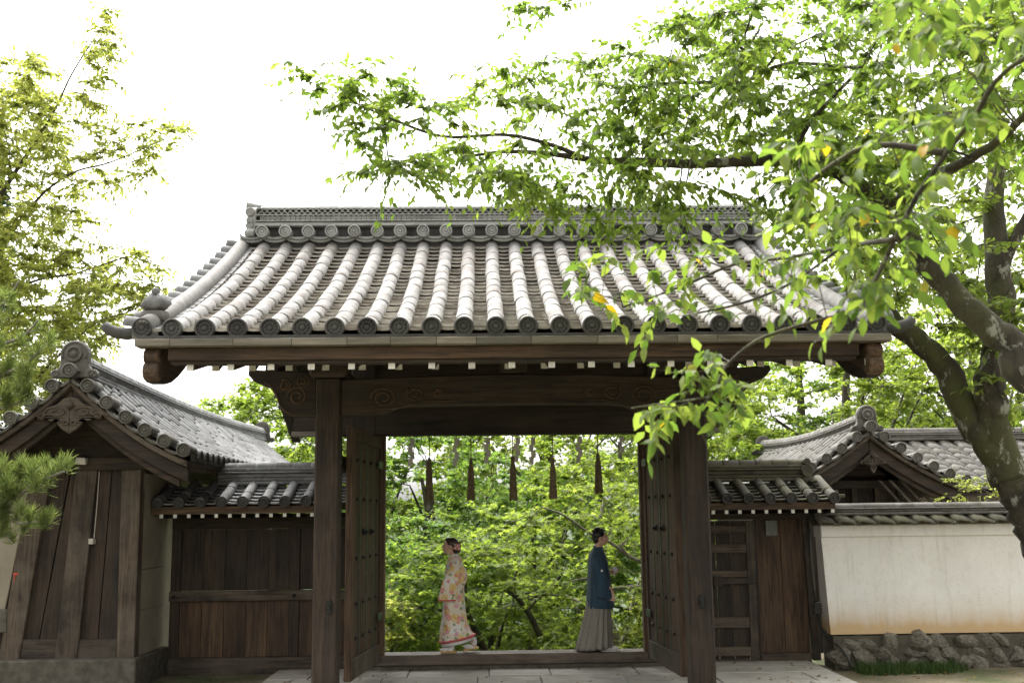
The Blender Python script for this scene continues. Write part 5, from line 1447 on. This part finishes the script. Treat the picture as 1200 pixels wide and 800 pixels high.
# --- trees beyond the gate: each its own crown of layered sprays
def maple(x, y, z0, h, rx, rz, lmat, label, n, leafsz=.085, trunk_r=.13, lean=(0, 0), tiers=True, k=8, m=11, ln=.62, bmat='bark_dark', zc=None, lo=-.75, group='maples beyond the gate', ry=None, rmax=.05, extra=()):
    t_ = thing('maple_tree', (x, y, z0), label, 'tree', group)
    zc = zc if zc is not None else z0 + h - rz * .8
    mb = MB(); cx, cy = x + lean[0], y + lean[1]
    tr = limb(mb, [(x, y, z0 - .3, trunk_r * 1.25), (x + lean[0] * .3, y + lean[1] * .3, z0 + (zc - z0) * .45, trunk_r), (cx, cy, zc - rz * .1, trunk_r * .65), (cx + rng.normal(0, .2), cy, zc + rz * .6, trunk_r * .25)], 8)
    subs = [tr]
    for j in range(5):
        a = 2 * PI * j / 5 + rng.uniform(0, 1); s_ = tr[5 + j % 4]
        e = (cx + rx * .6 * math.cos(a), cy + rx * .6 * math.sin(a), zc + rng.uniform(-.4, .4) * rz)
        subs.append(limb(mb, [(s_[0], s_[1], s_[2], trunk_r * .36), ((s_[0] + e[0]) / 2, (s_[1] + e[1]) / 2, (s_[2] + e[2]) / 2 + .25, trunk_r * .24), (e[0], e[1], e[2], trunk_r * .10)], 6))
    for ep in extra: subs.append(limb(mb, px_path(ep), 7, .012))
    mb.build('trunk', bmat, t_, smooth=True)
    ry_ = ry or rx
    v_ = rng.normal(0, 1, (n, 3)); v_ = unit(v_) * rng.uniform(.45, 1, (n, 1)) ** .5
    tg_ = np.c_[cx + v_[:, 0] * rx, cy + v_[:, 1] * ry_, zc + np.maximum(v_[:, 2], lo) * rz]
    if tiers: tg_[:, 2] = np.round(tg_[:, 2] / .5) * .5 + rng.normal(0, .07, n) - .06 * np.hypot(tg_[:, 0] - cx, tg_[:, 1] - cy)
    seeds_ = [p[:3] for P_ in subs for p in P_[2:]]
    leafy(t_, seeds_, tg_, k, m, ln, leafsz, lmat, bmat, .006, rmax, .5, flat=.22 if tiers else .6, droop=.15, star=y < 21.5, wid=.85, spread=1.0, twigs=False, curl=False)
# first row, close behind the gate
maple(2.6, 20.5, -1.6, 4.6, 2.3, 2.0, 'leaf_maple', 'bright maple with long pale limbs behind the man', 190, zc=1.0, lean=(-.6, -.2), bmat='bark_pale', trunk_r=.10, extra=([(770, 664, 18.9, 5), (738, 652, 18.8, 4.2), (716, 636, 18.7, 3.6), (690, 624, 18.7, 3), (662, 604, 18.6, 2.4), (635, 594, 18.6, 1.6)], [(738, 652, 18.8, 4), (728, 640, 18.7, 3), (735, 632, 18.7, 2)], [(770, 688, 18.8, 6), (735, 688, 18.7, 5), (712, 690, 18.7, 3.5)]))
maple(.35, 21.0, -1.8, 4.2, 1.7, 1.5, 'leaf_maple', 'low bright green maple with a slanting dark stem between the couple', 150, zc=.45, lean=(-.7, 0), trunk_r=.09, extra=([(633, 744, 19.4, 8), (622, 722, 19.4, 7), (608, 702, 19.4, 5.5), (590, 690, 19.3, 3.5)], [(608, 702, 19.4, 4), (602, 685, 19.4, 3), (606, 668, 19.4, 2)], [(618, 716, 19.4, 3.5), (632, 700, 19.4, 2.5), (650, 688, 19.4, 2)]))
maple(-1.9, 22.0, -2.0, 4.6, 1.8, 1.7, 'leaf_maple_deep', 'deep green maple behind the woman', 150, zc=.4, trunk_r=.12)
maple(-2.2, 19.2, -1.0, 2.4, .85, .85, 'leaf_light', 'low pale shrub-like maple by the left door jamb', 60, zc=-.05, trunk_r=.05)
maple(3.1, 19.0, -1.0, 2.4, .8, .8, 'leaf_light', 'low pale maple by the right door jamb', 50, zc=.0, trunk_r=.05)
# second row
maple(-1.3, 27.0, -2.6, 8.5, 2.6, 2.2, 'leaf_maple_deep', 'dark green maple with an upright bare stem behind the woman', 170, .10, .18, zc=2.1, extra=([(505, 660, 27, 9), (502, 610, 27, 8), (499, 585, 27, 6), (494, 560, 27, 4)],))
maple(4.0, 26.0, -2.6, 8.0, 3.0, 2.8, 'leaf_maple', 'broad yellow-green maple at the right of the opening', 260, .10, .16, zc=3.4)
maple(1.2, 28.5, -2.6, 7.4, 2.6, 2.2, 'leaf_maple_deep', 'shady maple in the middle of the garden slope', 160, .10, .15, zc=1.2)
maple(-3.0, 30.0, -2.6, 9.5, 2.6, 3.0, 'leaf_maple', 'tall sunny maple beyond the left door', 210, .11, .18, zc=3.7)
maple(1.9, 33.0, -2.6, 10.5, 3.6, 2.4, 'leaf_maple', 'tall maple high over the garden behind the tassels', 260, .12, .2, zc=4.6)
maple(0.2, 37.0, -2.6, 8.0, 6.0, 3.0, 'leaf_maple_deep', 'wide dark maple closing the end of the garden', 200, .15, .22, zc=.8, k=10)
maple(7.0, 36.0, -2.6, 9.0, 5.0, 3.5, 'leaf_maple_deep', 'wide dark maple behind the right door', 160, .15, .22, zc=2.0, k=10)
maple(-6.5, 36.0, -2.6, 9.0, 5.0, 3.5, 'leaf_maple_deep', 'wide dark maple behind the left door', 160, .15, .22, zc=1.6, k=10)
maple(-4.2, 31.5, -2.6, 6.0, 3.6, 2.2, 'leaf_maple_deep', 'low spreading dark maple behind the tall sunny one', 170, .13, .16, zc=-.2, k=9)
maple(4.6, 31.5, -2.6, 6.0, 3.8, 2.4, 'leaf_maple_deep', 'low spreading dark maple behind the yellow-green one', 170, .13, .16, zc=.2, k=9)
maple(0.2, 32.0, -2.6, 5.0, 3.0, 1.8, 'leaf_maple_deep', 'low rounded dark maple deep in the garden', 140, .13, .16, zc=-.8, k=9)
# crowns over the side roofs
G2 = 'trees over the side roofs'
maple(-7.0, 34.0, -2.6, 9.0, 3.2, 3.0, 'leaf_maple', 'round bright crown above the left side roof', 340, .12, .2, zc=3.2, tiers=False, group=G2)
maple(9.0, 27.0, -2.6, 9.5, 3.3, 2.2, 'leaf_maple', 'bright maple crown above the low hall', 230, .11, .18, zc=4.9, group=G2)
maple(13.2, 28.0, -2.6, 10.0, 3.2, 2.6, 'leaf_maple', 'bright crown behind the pantile roof', 190, .11, .18, zc=4.8, group=G2)
maple(15.0, 33.0, -2.6, 13.0, 4.5, 4.0, 'leaf_cherry_back', 'tall green crown beyond the forked cherry trunk', 200, .13, .2, zc=7.5, tiers=False, group=G2, k=10)
maple(10.5, 36.0, -2.6, 11.0, 4.0, 2.6, 'leaf_maple_deep', 'darker tall crown behind the bright maple over the hall', 190, .13, .2, zc=6.0, tiers=False, group=G2, k=10)
# shrub in front of the pantile roof
t_ = thing('shrub', at(1150, 600, 16.2), 'small light green shrub behind the white wall coping', 'shrub')
q = at(1150, 570, 16.2)
tg_ = np.array([q.x, 16.2, q.z]) + rng.normal(0, 1, (30, 3)) * np.array([.24, .2, .10])
sd_ = [np.array([q.x, 16.2, u]) for u in (1.0, 1.4, 1.8, 2.1)]
MB().tube([(q.x, 16.2, .0), (q.x, 16.2, 2.3)], [.04, .02], 6).build('stem', 'bark_dark', t_)
leafy(t_, sd_, tg_, 4, 8, .2, .05, 'leaf_light', 'bark_dark', .003, .02, .2)
# long pale dead limb across the opening
# ------------------------------------------------------------------ people
simple('skin', (0.62, 0.39, 0.28), 0.5, 0.08, 12, bump=0)
simple('hair_black', (0.014, 0.011, 0.010), 0.4, 0.4, 40, bump=.5, bdist=.004)
simple('hair_brown', (0.045, 0.022, 0.014), 0.4, 0.4, 40, bump=.5, bdist=.004)
simple('sock_white', (0.75, 0.74, 0.72), 0.8, 0.08, 20)
simple('lip', (0.42, 0.10, 0.09), 0.4, 0.1, 10, bump=0)
simple('sandal_gold', (0.60, 0.36, 0.08), 0.5, 0.2, 15)
simple('petal_pink', (0.70, 0.30, 0.24), 0.6, 0.3, 25)
simple('petal_white', (0.75, 0.72, 0.72), 0.7, 0.1, 25)
simple('trim_red', (0.60, 0.10, 0.12), 0.7, 0.15, 10)
simple('fan_white', (0.72, 0.70, 0.76), 0.6, 0.08, 10)
def cloth(key, build, rough=.8):
    m, nt, b = new_mat(key); t = NT(nt); c, h = build(t)
    t.l(c, b.inputs['Base Color']); b.inputs['Roughness'].default_value = rough
    b.inputs['Sheen Weight'].default_value = .08
    if h is not None: t.bump(h, .7, .04, b)
    MATS[key] = m
def kimono_nodes(t):
    v = t.coord(rand=False); folds = t.noise(t.coord((9, 9, 2.2), rand=False), 1.6, 4, .6, .5)
    n0 = t.noise(v, 5.0, 3, .5)
    c = t.ramp(n0, [(.40, (.82, .77, .70)), (.52, (.78, .68, .52)), (.62, (.84, .80, .76))])
    for sc, rad, col, col2, seed in ((6.5, .36, (.70, .46, .14), (.84, .68, .34), 3.3), (8.0, .27, (.66, .14, .12), (.84, .52, .48), 0), (5.0, .20, (.10, .36, .46), (.62, .72, .72), 7.7), (11.0, .24, (.16, .28, .14), (.38, .42, .20), 5.1), (8.5, .22, (.62, .22, .32), (.84, .55, .58), 9.9), (9.0, .2, (.74, .30, .06), (.8, .5, .2), 2.2)):
        mp = t.n('Mapping'); mp.inputs['Location'].default_value = (seed, seed * .7, seed * 1.3); t.l(v, mp.inputs[0])
        dn = t.n('TexNoise'); dn.inputs['Scale'].default_value = 26; t.l(mp.outputs[0], dn.inputs['Vector'])
        ad = t.n('VectorMath', operation='MULTIPLY_ADD'); t.l(dn.outputs['Color'], ad.inputs[0]); ad.inputs[1].default_value = (.05, .05, .05); t.l(mp.outputs[0], ad.inputs[2])
        vo = t.n('TexVoronoi'); vo.inputs['Scale'].default_value = sc; t.l(ad.outputs[0], vo.inputs['Vector'])
        ring = t.ramp(vo.outputs['Distance'], [(rad * .35, col2), (rad * .55, col), (rad * .8, col2), (rad, col)])
        msk = t.ramp(vo.outputs['Distance'], [(rad, 1.0), (rad + .03, 0.0)])
        c = t.mix(msk, c, ring)
    return c, folds
cloth('kimono', kimono_nodes)
def navy_nodes(t):
    f = t.noise(t.coord((10, 10, 1.5), rand=False), 1.5, 4, .6, .4)
    return t.ramp(f, [(.3, (.016, .042, .070)), (.7, (.034, .082, .13))]), f
cloth('navy_cloth', navy_nodes)
def hakama_nodes(t):
    v = t.coord(rand=False); w = t.n('TexWave'); w.inputs['Scale'].default_value = 22; w.inputs['Distortion'].default_value = .4; t.l(v, w.inputs['Vector'])
    f = t.noise(t.coord((9, 9, .8), rand=False), 1.6, 3, .5)
    c = t.ramp(w.outputs['Fac'], [(.2, (.17, .155, .13)), (.8, (.34, .32, .275))])
    return c, f
cloth('hakama_cloth', hakama_nodes)

def capsule(mb, a, b, ra, rb, n=10):
    a, b = Vector(a), Vector(b); d = (b - a).normalized()
    mb.tube([a - d * ra * .8, a - d * ra * .4, a, a * .5 + b * .5, b, b + d * rb * .4, b + d * rb * .8], [ra * .5, ra * .87, ra, (ra + rb) / 2, rb, rb * .87, rb * .5], n)
def loft(mb, rings_, n=28, wav=None):
    """rings: (z, centre x, centre y, half depth x, half width y, fold amplitude)"""
    R = []
    for (z, cx, cy, rx, ry, fa) in rings_:
        R.append([(cx + (rx + fa * math.sin(5 * a + z * 2) + fa * .6 * math.sin(9 * a + 1)) * math.cos(a), cy + (ry + fa * math.sin(5 * a + z * 2)) * math.sin(a), z) for a in [2 * PI * j / n for j in range(n)]])
    mb.rings(R, True)
def remeshed(mb, name, mat, parent, voxel, smooth=4):
    o = mb.build(name, mat, parent)
    md = o.modifiers.new('remesh', 'REMESH'); md.mode = 'VOXEL'; md.voxel_size = voxel; md.use_smooth_shade = True
    if smooth: s = o.modifiers.new('smooth', 'SMOOTH'); s.iterations = smooth; s.factor = .5
    return o
def head(mb, C, tilt=0.0):
    """skull, jaw, nose, brow, lips, ears; looks along +x; C = middle of the head; height about 0.22"""
    M = Matrix.Rotation(-tilt, 3, 'Y'); C = Vector(C)
    P = lambda x, y, z: C + M @ Vector((x, y, z))
    B = lambda c, r: mb.ball(P(*c), r, 14, 9, M)
    B((-.010, 0, .025), (.092, .074, .088)); B((.022, 0, -.035), (.062, .058, .072)); B((.050, 0, -.078), (.030, .030, .026))
    B((.055, 0, .02), (.036, .054, .045))
    mb.tube([P(.080, 0, .018), P(.096, 0, -.008), P(.106, 0, -.026), P(.092, 0, -.034)], [.010, .012, .014, .010], 8)
    B((.086, 0, -.052), (.012, .022, .008)); B((.085, 0, -.064), (.011, .020, .008))
    B((.078, 0, .040), (.014, .045, .010))
    for s in (-1, 1): B((-.006, s * .074, -.012), (.020, .010, .030)); B((.060, s * .034, -.022), (.022, .018, .020))
    return P
def hand(mb, W, d, side, thumb, curl=.6, sc=1.0):
    """palm and five bent fingers from the wrist W along d; side spreads the knuckles, thumb leaves the palm's edge"""
    W, d, s, th = Vector(W), Vector(d).normalized(), Vector(side).normalized(), Vector(thumb).normalized()
    pal = d.cross(s).normalized()
    for u in (-.026, -.009, .009, .026): capsule(mb, W + s * u * .7 * sc, W + d * .075 * sc + s * u * sc, .014 * sc, .012 * sc, 8)
    for i, (u, L) in enumerate(((-.030, .060), (-.010, .074), (.010, .078), (.030, .068))):
        a = W + d * .080 * sc + s * u * sc; dirn = d.copy(); r = .0092 * sc
        for seg in (.45, .32, .23):
            dirn = (dirn + pal * curl * .55).normalized(); b = a + dirn * L * seg * sc * 1.15; capsule(mb, a, b, r, r * .92, 8); a = b; r *= .92
    a = W + d * .022 * sc + th * .026 * sc; b = a + (d * .6 + th * .6).normalized() * .034 * sc; capsule(mb, a, b, .0115 * sc, .010 * sc, 8)
    capsule(mb, b, b + (d + pal * .5).normalized() * .028 * sc, .010 * sc, .008 * sc, 8)

def eyes(P, parent):
    for s in (-1, 1):
        MB().ball(P(.0815, s * .030, .010), (.008, .013, .006), 8, 6).build('eye', 'hair_black', parent)
        MB().tube([P(.086, s * .014, .036), P(.088, s * .030, .040), P(.078, s * .046, .035)], .0045, 5).build('eyebrow', 'hair_black', parent)
    MB().ball(P(.0925, 0, -.058), (.007, .020, .008), 8, 6).build('lips', 'lip', parent)

SILL = .24
# --- the man: haori and hakama, face lifted, facing +x
mx = at(704, 760, 15.12).x; my = 15.12
man = thing('person', (mx, my, SILL), 'person in a navy haori and grey hakama facing right with raised face', 'person')
def W2(pt): return pt
bm_ = MB(); o_ = Vector((mx, my, SILL))
V3 = lambda x, y, z: o_ + Vector((x, y, z))
HP = head(bm_, V3(.030, 0, 1.485), .16)
capsule(bm_, V3(-.005, 0, 1.26), V3(.012, 0, 1.42), .058, .050, 12)
loft_r = [(.80, 0, 0, .10, .14), (.95, 0, 0, .095, .125), (1.12, -.01, 0, .11, .16), (1.24, -.015, 0, .10, .17), (1.30, -.01, 0, .06, .09)]
bm_.rings([[V3(cx + rx * math.cos(a), cy + ry * math.sin(a), z) for a in [2 * PI * j / 16 for j in range(16)]] for (z, cx, cy, rx, ry) in loft_r])
for s in (-1, 1):
    fx = .085 if s < 0 else -.10
    capsule(bm_, V3(0, s * .08, .82), V3(fx * .4 + .02, s * .08, .46), .085, .062, 10); capsule(bm_, V3(fx * .4 + .02, s * .08, .46), V3(fx, s * .08, .10), .060, .040, 10)
    capsule(bm_, V3(fx - .03, s * .08, .045), V3(fx + .12, s * .08, .028), .034, .024, 10)
    # arms: the near hand hangs forward, the far one holds the fan
    sh = V3(-.01, s * .155, 1.20); el = V3(-.02, s * .215, .98) if s < 0 else V3(.0, s * .2, .99)
    wr = V3(.110, s * .240, .83) if s < 0 else V3(.155, s * .13, 1.02)
    capsule(bm_, sh, el, .050, .040, 10); capsule(bm_, el, wr, .040, .027, 10)
    if s < 0: hand(bm_, wr, (.25, .05, -1), (1, 0, .25), (1, .25, -.1), .35, 1.05)
    else: hand(bm_, wr, (1, -.35, .15), (0, .3, 1), (.1, -1, .4), .9, 1.0)
body = remeshed(bm_, 'body', 'skin', man, .006, 3)
eyes(HP, man)
# hair: cap of short tousled locks
h_ = MB(); Hc = HP(-.018, 0, .045)
h_.ball(Hc, (.094, .084, .085), 16, 10, Matrix.Rotation(-.16, 3, 'Y'))
h_.ball(HP(-.060, 0, -.010), (.050, .066, .062), 12, 8)
r3 = random.Random(4)
for i in range(110):
    th = r3.uniform(0, 2 * PI); ph = r3.uniform(0, 1.35); q = Vector((math.sin(ph) * math.cos(th), math.sin(ph) * math.sin(th), math.cos(ph)))
    if q.x > .55 and q.z < .45: continue
    a = HP(-.018 + .088 * q.x, .080 * q.y, .045 + .080 * q.z); tt = Vector((-.2 + r3.uniform(-.6, .6), r3.uniform(-.6, .6), r3.uniform(-.5, .25)))
    b = a + q * .016 + tt * .02; capsule(h_, a, b, .014, .006, 6)
remeshed(h_, 'hair', 'hair_black', man, .006, 1)
# hakama: pleated divided skirt flaring towards the back
hk = MB(); n = 64; R = []
for (z, x0, x1, ry, fa) in ((.86, -.115, .135, .155, .004), (.70, -.150, .140, .175, .010), (.45, -.205, .140, .205, .016), (.22, -.265, .145, .235, .022), (.07, -.315, .150, .255, .026), (.035, -.31, .148, .25, .026), (.06, -.25, .12, .20, .01)):
    R.append([V3((x0 + x1) / 2 + ((x1 - x0) / 2 + fa * (1 if (j // 2) % 2 else -.5)) * math.cos(2 * PI * j / n), (ry + fa * (1 if (j // 2) % 2 else -.5)) * math.sin(2 * PI * j / n), z + (.025 * math.cos(2 * PI * j / n) if z < .1 else 0)) for j in range(n)])
hk.rings(R, True); hk.build('hakama', 'hakama_cloth', man, smooth=True)
MB().tube([V3(-.12, -.06, .84), V3(.0, -.16, .85), V3(.13, -.05, .86)], .012, 6).build('hakama_tie', 'hakama_cloth', man)
# haori: coat with square hanging sleeves
ha = MB()
loftR = [(.560, .008, 0, .190, .215), (.60, .008, 0, .188, .215), (.80, .008, 0, .172, .205), (1.0, .0, 0, .150, .190), (1.17, -.010, 0, .132, .195), (1.265, -.015, 0, .112, .185), (1.31, -.012, 0, .088, .130), (1.335, -.008, 0, .074, .085), (1.365, -.004, 0, .064, .064)]
ha.rings([[V3(cx + rx * math.cos(a) + .006 * math.sin(6 * a), cy + ry * math.sin(a), z) for a in [2 * PI * j / 32 for j in range(32)]] for (z, cx, cy, rx, ry) in loftR])
for s in (-1, 1):
    if s < 0:
        S = [((-.020, s * .160, 1.24), .068, .050), ((-.015, s * .20, 1.12), .085, .050), ((-.005, s * .225, .98), .105, .048), ((.015, s * .235, .86), .120, .046), ((.030, s * .235, .74), .118, .042), ((.033, s * .235, .69), .112, .038)]
    else:
        S = [((-.020, s * .160, 1.24), .068, .050), ((0, s * .20, 1.1), .085, .05), ((.05, s * .18, 1.0), .10, .05), ((.09, s * .15, .97), .10, .05)]
    ha.rings([[V3(c[0] + rx * math.cos(a), c[1] + ry * math.sin(a), c[2] + (.035 * math.cos(a + 2.6) if i > 1 else 0)) for a in [2 * PI * j / 20 for j in range(20)]] for i, (c, rx, ry) in enumerate(S)])
remeshed(ha, 'haori', 'navy_cloth', man, .009, 3)
m = MB(); m.lathe([(.016, 0), (.016, .002), (.002, .003)], V3(.012, -.275, 1.06), (0, -1, 0), 12); m.build('crest', 'petal_white', man)
MB().tube([V3(-.05, -.035, 1.365), V3(-.06, 0, 1.375), V3(-.05, .035, 1.365), V3(.035, .050, 1.335), V3(.085, .0, 1.27), V3(.035, -.050, 1.335), V3(-.05, -.035, 1.365)], .011, 6).build('collar', 'navy_cloth', man, smooth=True)
for s in (-1, 1):
    fx = .085 if s < 0 else -.10
    m = MB(); m.ball(V3(fx + .045, s * .08, .040), (.115, .044, .034), 14, 8); m.ball(V3(fx - .03, s * .08, .08), (.045, .040, .06), 10, 8)
    remeshed(m, 'sock', 'sock_white', man, .009, 2)
    MB().rings([[V3(fx + .035 + .128 * math.cos(a), s * .08 + .046 * math.sin(a), z) for a in [2 * PI * j / 20 for j in range(20)]] for z in (.002, .016)]).build('sandal', 'petal_white', man)
fan = thing('folding_fan', tuple(V3(.21, .10, 1.05)), 'small white folded fan held at the chest by the person in navy', 'fan')
m = MB(); m.ball(V3(.235, .09, 1.055), (.030, .028, .036), 12, 8); m.ball(V3(.255, .09, 1.035), (.022, .025, .024), 10, 6); m.ball(V3(.213, .09, 1.08), (.022, .024, .024), 10, 6); remeshed(m, 'fan_paper', 'fan_white', fan, .007, 1)
MB().tube([V3(.225, .09, 1.03), V3(.215, .095, .96)], .008, 6).build('fan_handle', 'petal_white', fan)

# --- the woman: furisode kimono, walking to -x
wx = at(531, 765, 15.12).x; o_ = Vector((wx, my, SILL))
V3 = lambda x, y, z: o_ + Vector((-x, y, z))            # local +x is her forward, the picture's left
wom = thing('person', (wx, my, SILL), 'person in a pale flowered kimono walking left with flowers in upswept hair', 'person')
# head is built facing +x, then mirrored
class Mirror(MB): pass
hb = MB(); HPm = head(hb, Vector((.035, 0, 1.398)), .12)
bm_ = MB(); bm_.quadmesh([o_ + Vector((-p[0], p[1], p[2])) for p in hb.v], [tuple(reversed(f)) for f in hb.f])
HW = lambda x, y, z: (lambda p: o_ + Vector((-p.x, p.y, p.z)))(HPm(x, y, z))
capsule(bm_, V3(-.02, 0, 1.22), V3(.012, 0, 1.36), .050, .042, 12)
bm_.rings([[V3(cx + rx * math.cos(a), ry * math.sin(a), z) for a in [2 * PI * j / 16 for j in range(16)]] for (z, cx, rx, ry) in ((.72, -.02, .10, .14), (.90, -.02, .09, .12), (1.06, -.025, .10, .145), (1.17, -.03, .09, .15), (1.23, -.02, .05, .08))])
for s in (-1, 1):
    fx = .035 if s < 0 else -.26; lift = 0 if s < 0 else .035
    capsule(bm_, V3(-.02, s * .06, .76), V3(fx * .45, s * .06, .42), .080, .055, 10); capsule(bm_, V3(fx * .45, s * .06, .42), V3(fx, s * .06, .11 + lift), .054, .036, 10)
    capsule(bm_, V3(fx - .03, s * .06, .055 + lift), V3(fx + .10, s * .06, .035), .030, .022, 10)
    sh = V3(-.03, s * .15, 1.16); el = V3(-.02, s * .20, .93); wr = V3(.10, s * .18, .80)
    capsule(bm_, sh, el, .042, .034, 10); capsule(bm_, el, wr, .034, .022, 10)
    hand(bm_, wr, (-.75, -s * .1, -.55), (0, .3, 1), (-.3, -s * .8, .4), .5, .85)
remeshed(bm_, 'body', 'skin', wom, .006, 3)
eyes(HW, wom)
h_ = MB(); h_.ball(HW(-.020, 0, .040), (.094, .082, .082), 14, 9); h_.ball(HW(-.085, 0, .010), (.062, .072, .066), 14, 9); h_.ball(HW(-.075, 0, -.055), (.042, .055, .045), 12, 8)
h_.ball(HW(.035, 0, .085), (.050, .060, .030), 12, 8)
for i in range(40):
    a = i * 2.4; u = i / 40; c = HW(-.085 + .055 * math.cos(a) * (1 - u * .3), .065 * math.sin(a), .01 + .06 * math.sin(a * 1.7)); capsule(h_, c, c + Vector((.012 * math.sin(a), .01, -.02)), .013, .007, 6)
remeshed(h_, 'hair', 'hair_brown', wom, .006, 2)
m = MB()
for (x, y, z, r, ) in ((-.100, -.062, .018, .030), (-.075, -.078, -.012, .026), (-.118, -.045, -.015, .026)):
    for k in range(6):
        m.ball(HW(x + r * .6 * math.cos(k * 1.05), y - .006, z + r * .6 * math.sin(k * 1.05)), (r * .52, .010, r * .52), 8, 6)
m.build('hair_flower', 'petal_pink', wom, smooth=True, kind='stuff')
m = MB()
for (x, y, z) in ((-.100, -.078, .018), (-.075, -.09, -.012), (-.118, -.06, -.015), (-.06, -.08, .03)): m.ball(HW(x, y, z), .011, 8, 6)
m.build('hair_pearl', 'petal_white', wom, smooth=True, kind='stuff')
# kimono body: wrapped tube, hem trailing behind
ki = MB(); n = 40; R = []
for (z, f_, b_2, ry, fa) in ((1.285, .045, -.075, .060, 0), (1.25, .06, -.105, .095, 0), (1.19, .085, -.130, .165, .002), (1.05, .110, -.150, .175, .004), (.92, .120, -.150, .165, .004), (.78, .125, -.150, .168, .005), (.60, .135, -.160, .178, .007), (.42, .150, -.185, .190, .009), (.27, .175, -.235, .200, .012), (.165, .175, -.285, .205, .014), (.150, .16, -.275, .19, .012), (.17, .11, -.2, .15, 0)):
    R.append([V3((f_ + b_2) / 2 + ((f_ - b_2) / 2 + fa * math.sin(7 * a)) * math.cos(a), (ry + fa * math.sin(6 * a + 1)) * math.sin(a), z + (.045 * math.cos(a + .2) * -1 if z < .2 else 0) + (.02 if z < .3 else 0)) for a in [2 * PI * j / n for j in range(n)]])
ki.rings(R, True)
# bow of the sash hidden under the outer robe gives the back its fullness
ki.ball(V3(-.135, 0, 1.00), (.060, .14, .13), 14, 8)
for s in (-1, 1):
    S = [((-.03, s * .155, 1.185), .060, .045), ((-.01, s * .195, 1.08), .085, .042), ((.03, s * .215, .93), .110, .036), ((.06, s * .22, .80), .118, .030), ((.075, s * .22, .715), .112, .026), ((.077, s * .22, .70), .108, .022)]
    ki.rings([[V3(c[0] + rx * math.cos(a), c[1] + ry * math.sin(a), c[2]) for a in [2 * PI * j / 20 for j in range(20)]] for (c, rx, ry) in S])
remeshed(ki, 'kimono', 'kimono', wom, .009, 2)
# under-collar, red sleeve lining, red hem, white hem
MB().tube([V3(-.075, 0, 1.275), V3(-.05, -.055, 1.285), V3(.0, -.068, 1.275), V3(.045, -.045, 1.24), V3(.075, 0, 1.19), V3(.045, .045, 1.24), V3(0, .068, 1.275), V3(-.05, .055, 1.285), V3(-.075, 0, 1.275)], .014, 8).build('collar', 'petal_white', wom, smooth=True)
for s in (-1, 1):
    MB().tube([V3(.077 + .112 * math.cos(a), s * .22 + .024 * math.sin(a), .700) for a in [2 * PI * j / 20 for j in range(21)]], .010, 6).build('sleeve_lining', 'trim_red', wom, smooth=True)
def hem(z, grow_, r, mat, name):
    f_, b_2, ry = .175 + grow_, -.285 - grow_, .205 + grow_
    MB().tube([V3((f_ + b_2) / 2 + ((f_ - b_2) / 2 + .014 * math.sin(7 * a)) * math.cos(a), (ry + .014 * math.sin(6 * a + 1)) * math.sin(a), z - .045 * math.cos(a + .2)) for a in [2 * PI * j / 36 for j in range(37)]], r, 6).build(name, mat, wom, smooth=True)
hem(.190, -.004, .016, 'trim_red', 'red_hem')
R = []
for (z, g) in ((.19, -.02), (.135, -.015), (.130, -.03), (.18, -.06)):
    f_, b_2, ry = .175 + g, -.285 - g, .205 + g
    R.append([V3((f_ + b_2) / 2 + (f_ - b_2) / 2 * math.cos(a), ry * math.sin(a), z - .045 * math.cos(a + .2)) for a in [2 * PI * j / 36 for j in range(36)]])
MB().rings(R, True).build('under_robe_hem', 'petal_pink' if 0 else 'petal_white', wom, smooth=True)
for s in (-1, 1):
    fx = .035 if s < 0 else -.26; lift = 0 if s < 0 else .035
    m = MB(); m.ball(V3(fx + .04, s * .06, .05 + lift * .5), (.105, .040, .032), 14, 8, Matrix.Rotation(lift * 6, 3, 'Y')); m.ball(V3(fx - .02, s * .06, .10 + lift), (.040, .038, .065), 10, 8)
    remeshed(m, 'sock', 'sock_white', wom, .008, 2)
    a0, a1 = V3(fx - .08, s * .06, .012 + lift * 1.1), V3(fx + .13, s * .06, .010)
    m = MB(); d = (a1 - a0).normalized(); up = Vector((0, 0, 1)); sd_ = Vector((0, 1, 0)); P8 = []
    for k_ in (0, 1): P8.append([a0 + d * ((a1 - a0).length * u) + sd_ * w + up * (k_ * .020) for (u, w) in ((0, -.028), (.15, -.036), (.85, -.038), (1, -.02), (1, .02), (.85, .038), (.15, .036), (0, .028))])
    m.rings(P8, True); m.build('sandal', 'sandal_gold', wom, bevel=.004)
    MB().tube([V3(fx + .02, s * .06 - .042, .03), V3(fx + .07, s * .06 - .01, .078), V3(fx + .07, s * .06 + .01, .078), V3(fx + .02, s * .06 + .042, .03)], .008, 6).build('sandal_strap', 'sandal_gold', wom, smooth=True)
